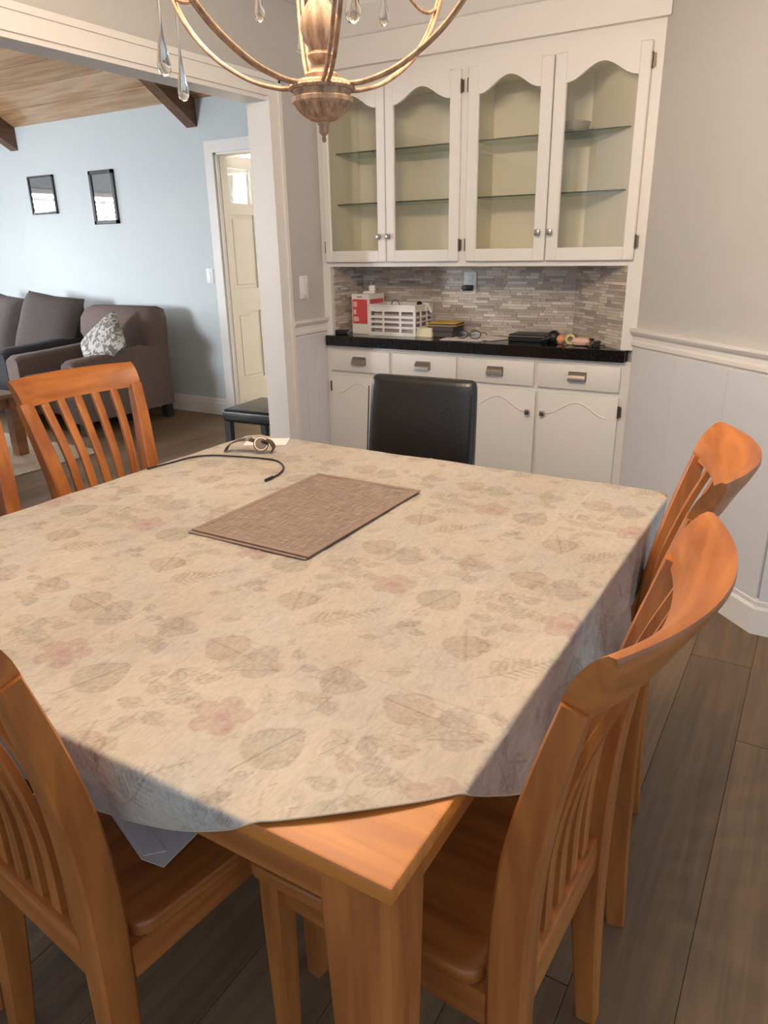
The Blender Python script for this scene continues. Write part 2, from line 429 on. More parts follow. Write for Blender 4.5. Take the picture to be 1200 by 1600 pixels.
sl = .6; RID = 1.5
ang = math.atan(sl); ZR = 2.46 + sl * (YLV - RID)
cl = MB().prism([(YLV, 2.478), (RID, ZR + .018), (-1.7, 2.478), (-1.7, 2.56), (RID, ZR + .1), (YLV, 2.56)], 0, XW - .12, XLB).build('ceiling_living', M['joint'], smooth=False)
STRUCT(cl, 'vaulted wood plank ceiling of the living room')
slen = (YLV - RID) / math.cos(ang); npl = 19; pwid = slen / npl
for side in (1, -1):
    base = MB().box(XW, XLB, -pwid / 2 + .002, pwid / 2 - .002, 0, .018, .003, 1).mesh('ceiling_plank', M['pine'], smooth=False)
    for k in range(npl):
        t = (k + .5) / npl
        yy = YLV + (RID - YLV) * t if side == 1 else -1.7 + (RID + 1.7) * t
        o = obj('ceiling_plank', base, cl, (0, yy, 2.462 + (ZR - 2.462) * t))
        o.rotation_euler.x = -ang if side == 1 else ang
for lab, bx in (('brown ceiling beam ending above the hall doorway', -4.525), ('brown ceiling beam nearest the window wall', -6.80)):
    b = MB().prism([(YLV, 2.475), (YLV, 2.275), (RID, ZR - .19), (-1.7, 2.275), (-1.7, 2.475), (RID, ZR + .01)], 0, bx - .055, bx + .055).build('ceiling_beam', M['beam'], smooth=False)
    STRUCT(b, lab)
def casing(name, x0, x1, z1, y, label, w=.085):
    c = MB(); c.box(x0 - w, x0, y - .02, y, 0, z1 + w); c.box(x1, x1 + w, y - .02, y, 0, z1 + w); c.box(x0, x1, y - .02, y, z1, z1 + w)
    c.box(x0, x0 + .015, y, y + .12, 0, z1); c.box(x1 - .015, x1, y, y + .12, 0, z1); c.box(x0, x1, y, y + .12, z1 - .015, z1)
    STRUCT(c.build(name, M['white'], smooth=False), label)
casing('trim_9', -4.32, -3.42, 2.08, YLV, 'white casing of the hall doorway')
STRUCT(MB().prism([(YLV - u, v) for u, v in base_poly()], 0, XW, -4.405).build('baseboard_living', M['white'], smooth=False), 'white baseboard of the living room far wall')
STRUCT(MB().prism([(YLV - u, v) for u, v in base_poly()], 0, -3.335, XLB).build('baseboard_living_end', M['white'], smooth=False), 'white baseboard right of the hall doorway')

# ---- hall behind the doorway
hw_ = MB()
hw_.box(XW - .1, -7.3, 7.4, 7.5, 0, 2.42); hw_.box(-5.5, XLB, 7.4, 7.5, 0, 2.42); hw_.box(-7.3, -5.5, 7.4, 7.5, 0, .8); hw_.box(-7.3, -5.5, 7.4, 7.5, 2.3, 2.42)
hw_.box(XW - .1, XW, YLV + .12, 7.4, 0, 2.42); hw_.box(XLB - .1, XLB, YLV + .12, 7.4, 0, 2.42)
STRUCT(hw_.build('wall_hall', M['white'], smooth=False), 'walls of the hall behind the doorway')
STRUCT(MB().box(XW - .1, XLB, YLV + .12, 7.5, 2.42, 2.5).build('ceiling_hall', M['ceil'], smooth=False), 'ceiling of the hall')
w2 = empty('window_2', (-6.4, 7.4, .8)); STRUCT(w2, 'bright hall window')
f2 = MB(); f2.box(-.9, -.85, 0, .1, 0, 1.5); f2.box(.85, .9, 0, .1, 0, 1.5); f2.box(-.9, .9, 0, .1, 0, .05); f2.box(-.9, .9, 0, .1, 1.45, 1.5)
f2.build('window_frame', M['white'], w2, smooth=False)
MB().box(-.86, .86, .05, .054, .04, 1.46).build('pane', M['glass'], w2, smooth=False)

# the hall door stands open, edge at the doorway
dr = empty('door_1', (-4.30, 4.815, 0)); STRUCT(dr, 'white panelled door with small top panes, standing open')
DX, DT = 0.0, .04
dm = MB(); W = .82; ycuts = [(0, -.005 + 0), ]
cols = ((.0, .0),)
pan_y = ((-.035, .255), (.345, .64))      # two columns of panels
zr = ((.30, .874), (1.06, 1.64), (1.725, 1.985))
ys = [-.10, pan_y[0][0], pan_y[0][1], pan_y[1][0], pan_y[1][1], .72]
zs = [.01, .30, .874, 1.06, 1.64, 1.725, 1.985, 2.075]
for a, b in ((ys[0], ys[1]), (ys[2], ys[3]), (ys[4], ys[5])):
    dm.box(-DT, 0, a, b, zs[0], zs[-1])
for a, b in ((zs[0], zs[1]), (zs[2], zs[3]), (zs[4], zs[5]), (zs[6], zs[7])):
    for c, d in pan_y: dm.box(-DT, 0, c, d, a, b)
dm.build('door_slab', M['white'], dr, smooth=False)
for c, d in pan_y:
    for a, b in zr[:2]:
        MB().box(-DT + .012, -.012, c, d, a, b).box(-DT + .006, -.006, c + .03, d - .03, a + .03, b - .03, .006, 1).build('door_panel', M['white'], dr, smooth=False)
    MB().box(-.022, -.018, c, d, zr[2][0], zr[2][1]).build('pane', M['glass'], dr, smooth=False)
dh = MB().lathe([(.026, 0), (.026, .006), (.012, .01), (.012, .03), (.026, .036), (.03, .05), (.022, .062), (.0, .064)], 20, Matrix.Translation((0, .655, .98)) @ Matrix.Rotation(PI / 2, 4, 'Y'))
dh.build('door_knob', M['nickel'], dr)
hl = empty('hall_ceiling_light', (-5.77, 6.58, 2.42), 0, 'round lit ceiling light in the hall', 'ceiling light')
MB().lathe([(.15, 0), (.155, -.02), (.14, -.03), (0, -.03)][::-1], 28).build('rim', M['nickel'], hl)
MB().lathe([(.135, -.03), (.12, -.055), (.07, -.07), (0, -.073)][::-1], 28).build('diffuser', M['lampdisc'], hl)

# ---- switches and outlet
def switch(name, loc, rz, label):
    o = empty(name, loc, rz, label, 'light switch')
    MB().box(-.036, .036, -.006, 0, -.058, .058, .003, 2).build('plate', M['plate'], o)
    MB().box(-.017, .017, -.010, -.005, -.034, .034, .002, 1).build('rocker', M['plate'], o)
    for z in (-.047, .047): MB().cyl((0, -.0075, z), (0, -.005, z), .003, 8).build('screw', M['nickel'], o)
switch('light_switch', (XL, 3.19, 1.175), PI / 2, 'white rocker light switch above the chair rail by the opening')
switch('light_switch', (-4.48, YLV, 1.17), 0, 'white light switch beside the hall doorway')

# ================================================================== BUILT-IN CABINET
def bin_pull():
    mb = MB(); pr = []
    for k in range(8):
        a = PI / 2 * k / 7
        pr.append((-.004 - .020 * math.sin(a), -.012 + .026 * math.cos(a)))
    pr = [(y_, z_ * 1.3) for y_, z_ in pr]
    poly = [(0, .021)] + pr + [(-.020, -.0165), (0, -.010)]
    mb.prism(poly, 0, -.040, .040)
    mb.box(-.043, .043, -.003, 0, -.020, .024, .001, 1)
    return mb.mesh('bin_pull', M['nickel'])
PULL = bin_pull()
def knob_mesh():
    mb = MB(); mb.cyl((0, 0, 0), (0, -.014, 0), .006, 10); mb.box(-.0125, .0125, -.027, -.013, -.0125, .0125, .004, 2)
    return mb.mesh('knob', M['nickel'])
KNOB = knob_mesh()
def hinge_mesh():
    mb = MB(); mb.cyl((0, -.006, -.028), (0, -.006, .028), .0045, 10); mb.box(-.004, .012, -.004, 0, -.024, .024)
    return mb.mesh('hinge', M['brass'])
HINGE = hinge_mesh()

FX0, FX1 = -2.398, -.722
base = empty('base_cabinet', (0, YF, 0), 0, 'white built-in base cabinet with four drawers under the black countertop', 'cabinet')
bd = MB(); bd.box(FX0, FX1, 0.0, YB - YF, .09, .861); bd.box(FX0 + .0, FX1, .06, YB - YF, 0, .09)
bd.build('body', M['white'], base, smooth=False)
DRX = [(-2.356, -1.98), (-1.963, -1.587), (-1.57, -1.176), (-1.158, -.77)]
DOX = [(-2.362, -1.99), (-1.985, -1.586), (-1.55, -1.158), (-1.153, -.763)]
for k, (a, b) in enumerate(DRX):
    d = MB().box(a, b, -.018, 0, .722, .84, .006, 2).build('drawer', M['white'], base)
    p = obj('bin_pull', PULL, d, ((a + b) / 2 + .0, -.018, .782))
for k, (a, b) in enumerate(DOX):
    d = MB().box(a + .004, b - .004, -.018, 0, .12, .700, .006, 2).build('door', M['white'], base)
    pts = []
    for i in range(25):
        t = i / 24; pts.append((a + .05 + (b - a - .1) * t, -.0182, .600 + .062 * (.5 - .5 * math.cos(2 * PI * t))))
    MB().tube(pts, .0036, 6).build('routed_bead', M['white'], d)
    kx = b - .035 if k % 2 == 0 else a + .035
    obj('knob', KNOB, d, (kx, -.018, .60))
    hx = a + .001 if k % 2 == 0 else b - .001
    for hz in (.635, .19):
        obj('hinge', HINGE, d, (hx, -.012, hz), 0 if k % 2 == 0 else 0)

ct = empty('countertop', (0, 0, .861), 0, 'black glossy tiled countertop of the built-in cabinet', 'countertop')
MB().box(-2.375, -.758, 3.345, YB, 0.001, .045).build('core', M['grout'], ct, smooth=False)
tw = (2.379 - .754) / 11
et = MB().box(-tw / 2 + .0012, tw / 2 - .0012, 0, .012, 0, .053, .0015, 1).mesh('tile', M['black_tile'], smooth=False)
tt = MB().box(-tw / 2 + .0012, tw / 2 - .0012, -.0815, .0815, 0, .009, .001, 1).mesh('tile', M['black_tile'], smooth=False)
for k in range(11):
    x = -2.379 + (k + .5) * tw
    obj('tile', et, ct, (x, 3.338, 0))
    for j in range(2): obj('tile', tt, ct, (x, 3.434 + j * .166, .044))

# mosaic splashback: back and both ends of the niche
def mosaic():
    rng = random.Random(3); V, F, C = [], [], []
    pal = [sr(206, 192, 178), sr(194, 180, 168), sr(212, 202, 190), sr(180, 166, 154), sr(202, 188, 172), sr(168, 154, 144), sr(222, 212, 200), sr(190, 174, 160)]
    def strip(o, ux, L, z0, z1, nrm):
        x = -rng.random() * .08
        while x < L:
            w = rng.choice((.03, .05, .07, .09, .11)); a, b = max(x, 0) + .0006, min(x + w, L) - .0006; x += w
            if b - a < .004: continue
            pr = .004 + rng.random() * .0025; i = len(V)
            for d in (0, pr):
                for u, z in ((a, z0), (b, z0), (b, z1), (a, z1)):
                    V.append(tuple(o + ux * u + nrm * d + Vector((0, 0, z))))
            F.extend([(i + 4, i + 5, i + 6, i + 7), (i, i + 1, i + 5, i + 4), (i + 1, i + 2, i + 6, i + 5), (i + 2, i + 3, i + 7, i + 6), (i + 3, i, i + 4, i + 7)])
            c = rng.choice(pal); v = .9 + rng.random() * .2
            C.extend([(c[0] * v, c[1] * v, c[2] * v, 1)] * 8)
    n = 26; h = (1.272 - .914) / n
    for k in range(n):
        z0 = .914 + k * h + .0006; z1 = .914 + (k + 1) * h - .0006
        strip(Vector((-2.346, YB, 0)), Vector((1, 0, 0)), 1.246, z0, z1, Vector((0, -1, 0)))
        strip(Vector((-2.346, YF + .02, 0)), Vector((0, 1, 0)), YB - YF - .02, z0, z1, Vector((1, 0, 0)))
        strip(Vector((-.786, YF + .008, 0)), Vector((-.7071, .7071, 0)), .444, z0, z1, Vector((-.7071, -.7071, 0)))
    me = bpy.data.meshes.new('mosaic_tiles'); me.from_pydata(V, [], F); me.update()
    at = me.color_attributes.new('tile_colour', 'FLOAT_COLOR', 'POINT')
    at.data.foreach_set('color', np.array(C, dtype=np.float32).ravel())
    m = mat('mosaic_stone', (1, 1, 1, 1), 0.35)
    nt = m.node_tree; a = nt.nodes.new('ShaderNodeVertexColor'); a.layer_name = 'tile_colour'
    nt.links.new(a.outputs[0], nt.nodes['Principled BSDF'].inputs['Base Color'])
    me.materials.append(m)
    return obj('mosaic_tiles', me, wb)
mo = mosaic(); mo['kind'] = 'stuff'
MB().prism([(-.784, YF + .006), (-.784, YB), (-1.104, YB)], 2, .914, 1.272).build('angled_end', M['paint'], wb, smooth=False)

up = empty('display_cabinet', (0, 0, 0), 0, 'white built-in display cabinet with four arched glass doors', 'cabinet')
ub = MB()
ub.box(FX0, FX0 + .05, YF, YB, .914, 2.178)           # end stiles run down to the counter
ub.box(FX1 - .062, FX1, YF, YB, .914, 2.178)
ub.box(FX0 + .05, FX1 - .062, YF, YB, 2.095, 2.178); ub.box(FX0 + .05, FX1 - .062, YF, YB, 1.272, 1.305)
ub.box(-1.60, -1.536, YF, YF + .02, 1.305, 2.095)
ub.build('face_frame', M['white'], up, smooth=False)
MB().box(FX1 - .002, FX1 + .02, YF + .004, YF + .03, .0, 2.3).build('corner_filler', M['white'], up, smooth=False)
ib = MB(); ib.box(FX0 + .05, FX1 - .062, YB - .012, YB - .002, 1.305, 2.095); ib.box(FX0 + .05, FX0 + .056, YF + .02, YB - .01, 1.305, 2.095)
ib.prism([(-.786, YF + .025), (-.780, YF + .025), (-1.074, YB - .012), (-1.08, YB - .012)], 2, 1.309, 2.09); ib.box(-1.577, -1.559, YF + .02, YB - .01, 1.305, 2.095)
ib.box(FX0 + .05, FX1 - .062, YF + .02, YB - .01, 1.305, 1.309)
ib.box(FX0 + .05, FX1 - .062, YF + .02, YB - .01, 2.09, 2.0945)
ib.build('interior', M['cream'], up, smooth=False)
cw = MB(); cw.box(FX0, FX1 + .018, YF - .03, YF + .03, 2.178, 2.232); cw.box(FX0, FX1 + .018, YF - .024, YF + .03, 2.232, 2.30)
cw.prism([(YF - .03, 2.30), (YF - .036, 2.305), (YF - .07, 2.36), (YF - .10, 2.40), (YF - .10, CEIL), (YF + .03, CEIL), (YF + .03, 2.30)], 0, FX0, FX1 + .018)
cw.build('crown_moulding', M['white'], up, smooth=False)
GL = [(-2.322, -2.036), (-1.938, -1.640), (-1.497, -1.213), (-1.100, -.810)]
for k, ((a, b), (g0, g1)) in enumerate(zip(DOX, GL)):
    z0, z1, zg, zc, H = 1.2945, 2.108, 1.350, 1.996, .062
    y0, y1 = YF - .02, YF
    d = MB()
    d.box(a, g0, y0, y1, z0, z1, .004, 1); d.box(g1, b, y0, y1, z0, z1, .004, 1); d.box(g0 - .002, g1 + .002, y0, y1, z0, zg, .003, 1)
    poly = [(g0 - .002, z1), (g0 - .002, zc)] + [(g0 + (g1 - g0) * i / 24, zc + H * (.5 - .5 * math.cos(2 * PI * i / 24))) for i in range(25)] + [(g1 + .002, zc), (g1 + .002, z1)]
    d.prism(poly, 1, y0 + .0005, y1)
    d = d.build('door', M['white'], up, smooth=False)
    MB().box(g0 - .004, g1 + .004, y0 + .010, y0 + .014, zg - .01, z1 - .03).build('pane', M['glass'], d, smooth=False)
    kx = b - .030 if k % 2 == 0 else a + .020
    obj('knob', KNOB, d, (kx, y0, 1.416))
    hx = a - .001 if k % 2 == 0 else b + .001
    for hz in (1.37, 2.038): obj('hinge', HINGE, d, (hx, y0 + .012, hz))
for (a, b) in ((FX0 + .057, -1.578), (-1.558, FX1 - .069)):
    for z in (1.583, 1.826):
        s = MB().box(a, b, YF + .085, YB - .016, z - .006, z).build('glass_shelf', M['shelf_glass'], up, smooth=False)
        MB().box(a, b, YF + .0815, YF + .085, z - .006, z).build('polished_edge', M['shelf_edge'], s, smooth=False)
# ================================================================== DINING TABLE
TX0, TX1, TY0, TY1, TZ = -1.652, -.282, .467, 1.865, .760
tb = empty('dining_table', ((TX0 + TX1) / 2, (TY0 + TY1) / 2, 0), 0, 'square honey-coloured wooden dining table under a round leaf-print cloth', 'table')
hx, hy = (TX1 - TX0) / 2, (TY1 - TY0) / 2
MB().box(-hx, hx, -hy, hy, TZ - .024, TZ, .004, 2).build('tabletop', M['table_top'], tb)
for s in (-1, 1):
    MB().box(-hx + .10, hx - .10, s * (hy - .03) - .011, s * (hy - .03) + .011, TZ - .085, TZ - .024).build('apron', M['wood_x'], tb)
    MB().box(s * (hx - .03) - .011, s * (hx - .03) + .011, -hy + .10, hy - .10, TZ - .085, TZ - .024).build('apron', M['wood_y'], tb)
    for t in (-1, 1):
        w0, w1 = .092, .062
        ox, oy = s * (hx - .018), t * (hy - .018)       # outer corner stays near plumb, inner faces taper
        def ring(w, z, q=.008):
            x0, x1 = sorted((ox, ox - s * w)); y0, y1 = sorted((oy, oy - t * w))
            return [(x0 + q, y0, z), (x1 - q, y0, z), (x1, y0 + q, z), (x1, y1 - q, z), (x1 - q, y1, z), (x0 + q, y1, z), (x0, y1 - q, z), (x0, y0 + q, z)]
        MB().loft([ring(w1, 0), ring(w0, TZ - .10), ring(w0, TZ - .024)]).build('leg', M['wood_z'], tb)

# ---- round cloth, 72 inches, printed with pressed leaves
CX, CY, CR = -.967, 1.224, .9144
PX, PY = .334, .472                       # repeat of the print
def make_print():
    n_x, n_y = 334, 472
    gx, gy = np.meshgrid((np.arange(n_x) + .5) / n_x * PX, (np.arange(n_y) + .5) / n_y * PY, indexing='ij')
    rng = np.random.RandomState(5)
    img = np.zeros((n_x, n_y, 3)); img[:] = np.array(sr(181, 171, 160)[:3])
    def noise(fx, fy, seed):
        r = np.random.RandomState(seed); g = r.rand(fx, fy)
        x = gx / PX * fx; y = gy / PY * fy; i = np.floor(x).astype(int); j = np.floor(y).astype(int); a = x - i; b = y - j
        a = a * a * (3 - 2 * a); b = b * b * (3 - 2 * b)
        G = lambda p, q: g[p % fx, q % fy]
        return (G(i, j) * (1 - a) + G(i + 1, j) * a) * (1 - b) + (G(i, j + 1) * (1 - a) + G(i + 1, j + 1) * a) * b
    mott = .5 * noise(9, 13, 1) + .3 * noise(25, 35, 2) + .2 * noise(70, 99, 3)
    img *= (1 + .13 * (mott - .5))[..., None]
    warm = noise(5, 7, 4)[..., None]; img *= 1 + (warm - .5) * np.array([.03, -.01, -.09])
    speck = noise(110, 155, 8)
    sm = lambda v, e: np.clip(v / e + .5, 0, 1)
    def local(cx, cy, ang, size):
        dx = (gx - cx + PX / 2) % PX - PX / 2; dy = (gy - cy + PY / 2) % PY - PY / 2
        c, s = math.cos(ang), math.sin(ang)
        return (dx * c + dy * s) / size, (-dx * s + dy * c) / size
    def blend(m, col, alpha):
        nonlocal img
        k = np.clip(m * alpha * .74, 0, 1)[..., None]; img = img * (1 - k) + np.array(col[:3]) * k
    cols = {'g': sr(122, 114, 92), 'p': sr(146, 118, 104), 't': sr(144, 116, 84), 'b': sr(120, 92, 74), 'y': sr(116, 109, 106), 'r': sr(150, 106, 110), 'k': sr(84, 70, 58)}
    def leaf(cx, cy, size, deg, col, alpha=.55, width=.40, stem=.28):
        a, b = local(cx, cy, math.radians(deg), size); a = a + .5
        w = width * np.sin(PI * np.clip(a, 0, 1) ** .72) ** .85
        inside = sm(w - np.abs(b), .05) * (a > 0) * (a < 1)
        edge = np.clip(1 - np.abs(w - np.abs(b)) / .05, 0, 1) * (a > 0.02) * (a < 1)
        vein = np.clip(1 - np.abs(b) / .025, 0, 1) * (a > -stem) * (a < .95)
        ph = (a - np.abs(b) * 1.0) * 7; sv = np.clip(1 - np.abs((ph % 1) - .5) / .14, 0, 1) * inside
        blend(inside * (.15 + .9 * speck * (.5 + mott)), cols[col], alpha)
        blend(sv, cols[col], .22); blend(edge * (.2 + 1.0 * mott * speck * 1.6), cols['k'], .45); blend(vein, cols['k'], .6)
    def flower(cx, cy, size, deg, col='r', alpha=.6):
        a, b = local(cx, cy, math.radians(deg), size); r = np.hypot(a, b); th = np.arctan2(b, a)
        pet = .28 + .24 * np.abs(np.cos(2.5 * th)) ** .6
        m = sm(pet - r, .08)
        blend(m * (.35 + .6 * speck), cols[col], alpha)
        blend(np.clip(1 - r / .2, 0, 1), sr(150, 92, 98), .6)
        blend(np.clip(1 - np.abs(pet - r) / .04, 0, 1), cols[col], .35)
    def fern(cx, cy, length, deg, alpha=.5):
        a, b = local(cx, cy, math.radians(deg), length); a = a + .5
        w = .24 * np.clip((1 - a), 0, 1) ** .8 * np.clip((a - .18) * 8, 0, 1)
        ph = (a * 13 - np.abs(b) * 10)
        m = sm(w - np.abs(b), .03) * (np.abs((ph % 1) - .5) < .26) * (a > .18) * (a < 1)
        blend(m * (.5 + .6 * speck), cols['g'], alpha); blend(np.clip(1 - np.abs(b + .03 * np.sin(a * 5)) / .014, 0, 1) * (a > 0) * (a < .98), cols['k'], .5)
    def line(x0, y0, x1, y1, wd=.0011, alpha=.4, wob=.004, col='k'):
        L = math.hypot(x1 - x0, y1 - y0); a, b = local((x0 + x1) / 2, (y0 + y1) / 2, math.atan2(y1 - y0, x1 - x0), 1)
        b = b + wob * np.sin(a / L * 7 + x0 * 50)
        blend(np.clip(1 - np.abs(b) / wd, 0, 1) * (np.abs(a) < L / 2) * (.5 + .7 * speck), cols[col], alpha)
    def sprig(pts, leaves, sz, col):
        for p, q in zip(pts[:-1], pts[1:]): line(p[0], p[1], q[0], q[1], .0012, .5, .002)
        for (x, y, d, c) in leaves: leaf(x, y, sz, d, c, .5, .3, .15)
    for k in range(95):
        x, y = rng.rand() * PX, rng.rand() * PY; d = rng.rand() * PI; l = .02 + .06 * rng.rand()
        line(x, y, x + l * math.cos(d), y + l * math.sin(d), .0010, .25 + .3 * rng.rand(), .005)
    for k in range(26):
        leaf(rng.rand() * PX, rng.rand() * PY, .02 + .03 * rng.rand(), rng.rand() * 360, rng.choice(list('gpty')), .2 + .12 * rng.rand(), .3)
    leaf(-.521, .583, .092, 73, 'g', .62, .44); leaf(-.416, .738, .078, 174, 'p', .62, .48); leaf(-.411, .922, .078, -66, 'b', .5, .46)
    leaf(-.525, .744, .072, 13, 'b', .5, .42); leaf(-.55, .752, .05, 100, 't', .4, .45); leaf(-.532, .695, .036, 43, 't', .6, .36); leaf(-.508, .681, .034, -52, 'y', .6, .44)
    leaf(-.544, .790, .045, 60, 't', .4, .25)
    leaf(-.320, .709, .06, 26, 'y', .55, .34); leaf(-.340, .747, .056, -14, 'y', .5, .42); leaf(-.360, .722, .05, 80, 'k', .22, .3)
    flower(-.628, .596, .085, 29); flower(-.60, .575, .05, 70, 'p', .35)
    fern(-.640, .915, .165, 50)
    sprig([(-.382, .685), (-.395, .63), (-.40, .57), (-.395, .531)], [(-.425, .60, 150, 't'), (-.372, .595, 30, 'g'), (-.43, .555, 190, 'g'), (-.368, .545, -15, 't'), (-.40, .515, -90, 'g'), (-.42, .64, 130, 'y'), (-.372, .655, 40, 'p')], .042, 'g')
    sprig([(-.56, .86), (-.54, .90), (-.515, .935)], [(-.52, .95, 60, 'k'), (-.50, .925, 10, 'k'), (-.535, .935, 120, 'b'), (-.565, .875, 200, 'b')], .03, 'b')
    sprig([(-.62, .70), (-.60, .73), (-.61, .77)], [(-.63, .775, 130, 'g'), (-.59, .75, 10, 'y'), (-.64, .73, 170, 'p')], .034, 'y')
    line(-.44, .715, -.45, .655, .0012, .45); line(-.45, .655, -.48, .64, .0012, .35); line(-.46, .83, -.40, .86, .0012, .4)
    return img.astype(np.float32)

def make_cloth():
    n = 700
    print_img = make_print()
    g = np.linspace(-1, 1, n + 1); a, b = np.meshgrid(g, g, indexing='ij')
    # concentric map from the square grid to the disc
    with np.errstate(divide='ignore', invalid='ignore'):
        big = np.abs(a) > np.abs(b)
        r = np.where(big, a, b); ph = np.where(big, PI / 4 * np.where(a == 0, 0, b / np.where(a == 0, 1, a)), PI / 2 - PI / 4 * np.where(b == 0, 0, a / np.where(b == 0, 1, b)))
    U = CX + CR * r * np.cos(ph); V = CY + CR * r * np.sin(ph)
    U, V = U.ravel(), V.ravel()
    rad = np.hypot(U - CX, V - CY) / CR
    # bend each overhang down over the table edge, radius q
    q, lift = .007, .0022
    X, Y, Z = U.copy(), V.copy(), np.full_like(U, TZ + lift)
    def fold(c, edge, s):
        d = s * (c - edge)                       # distance past the edge
        t = np.clip(d, 0, q * PI / 2); ang = t / q
        hang = np.clip(d - q * PI / 2, 0, None)
        pos = np.where(d > 0, edge + s * (q * np.sin(ang)), c)
        drop = np.where(d > 0, q * (1 - np.cos(ang)) + hang, 0)
        return pos, drop, hang
    hung = np.zeros_like(U)
    for axis, edge, s in ((0, TX1, 1), (0, TX0, -1), (1, TY1, 1), (1, TY0, -1)):
        c = X if axis == 0 else Y
        pos, drop, hang = fold(c, edge, s)
        along = V if axis == 0 else U
        wave = .010 * np.sin(along * 11 + axis * 2) + .006 * np.sin(along * 23 + 1.3 + axis)
        out = s * np.clip(hang, 0, 1) * ((.10 if axis == 0 else (-.13 if s < 0 else 0)) + wave * (9 if axis == 0 else 2)) * np.clip(hang / .08, 0, 1)
        if axis == 0: X = pos + out
        else: Y = pos + out
        Z = Z - drop * .992; hung += hang
    # faint creases and unevenness on the flat part
    flat = np.clip(1 - hung / .01, 0, 1)
    Z += flat * (.0012 * np.sin(U * 19 + 3 * np.sin(V * 6)) * np.sin(V * 15 + 2 * np.sin(U * 5)) + .0008)
    for e in (-.96, -.45, -1.42): Z += flat * .0014 * np.exp(-((U - e) / .004) ** 2)
    for e in (1.13, .77, 1.52): Z += flat * .0014 * np.exp(-((V - e) / .004) ** 2)
    # the free hem over the bare table corner lifts a little
    near = np.exp(-(((U + .37) / .09) ** 2 + ((V - .53) / .09) ** 2)); Z += flat * near * .004 * np.clip((rad - .94) / .06, 0, 1)
    idx = np.arange((n + 1) * (n + 1)).reshape(n + 1, n + 1)
    F = np.stack([idx[:-1, :-1], idx[1:, :-1], idx[1:, 1:], idx[:-1, 1:]], -1).reshape(-1, 4)
    me = bpy.data.meshes.new('tablecloth')
    me.vertices.add(len(U)); me.vertices.foreach_set('co', np.stack([X, Y, Z], -1).astype(np.float32).ravel())
    me.loops.add(F.size); me.loops.foreach_set('vertex_index', F.astype(np.int32).ravel())
    me.polygons.add(len(F)); me.polygons.foreach_set('loop_start', (np.arange(len(F)) * 4).astype(np.int32))
    me.update(calc_edges=True)
    me.polygons.foreach_set('use_smooth', np.ones(len(F), dtype=bool))
    pi = ((U % PX) / PX * 334).astype(int) % 334; pj = ((V % PY) / PY * 472).astype(int) % 472
    C = np.ones((len(U), 4), np.float32); C[:, :3] = print_img[pi, pj]
    at = me.color_attributes.new('print', 'FLOAT_COLOR', 'POINT'); at.data.foreach_set('color', C.ravel())
    m = mat('printed_cloth', (1, 1, 1, 1), 0.5, bump=0.22, bscale=(70, 24, 70), spec=0.35)
    nt = m.node_tree; vc = nt.nodes.new('ShaderNodeVertexColor'); vc.layer_name = 'print'
    nz = nt.nodes.new('ShaderNodeTexNoise'); nz.inputs['Scale'].default_value = 1; nz.inputs['Detail'].default_value = 5; nz.inputs['Distortion'].default_value = 1.5
    mp = nt.nodes.new('ShaderNodeMapping'); mp.inputs['Scale'].default_value = (90, 34, 60); mp.inputs['Rotation'].default_value = (0, 0, .5)
    g = nt.nodes.new('ShaderNodeNewGeometry'); nt.links.new(g.outputs['Position'], mp.inputs[0]); nt.links.new(mp.outputs[0], nz.inputs['Vector'])
    rm = nt.nodes.new('ShaderNodeMapRange'); rm.inputs[1].default_value = .34; rm.inputs[2].default_value = .6; rm.inputs[3].default_value = .90; rm.inputs[4].default_value = 1.03
    nt.links.new(nz.outputs[0], rm.inputs[0])
    mm = nt.nodes.new('ShaderNodeVectorMath'); mm.operation = 'MULTIPLY'
    nt.links.new(vc.outputs[0], mm.inputs[0]); nt.links.new(rm.outputs[0], mm.inputs[1])
    nt.links.new(mm.outputs[0], nt.nodes['Principled BSDF'].inputs['Base Color'])
    me.materials.append(m)
    o = obj('tablecloth', me)
    tag(o, 'round cream tablecloth printed with pressed leaves and flowers on the dining table', 'tablecloth')
    ring = [i for i in idx[:, 0]] + [i for i in idx[-1, 1:]] + [i for i in idx[::-1, -1][1:]] + [i for i in idx[0, ::-1][1:-1]]
    pts = [(X[i], Y[i], Z[i] + .0008) for i in ring][::4]
    MB().tube(pts, .0012, 6, closed=True).build('hem', mat('hem_cloth', sr(178, 164, 146), 0.7), o)
make_cloth()

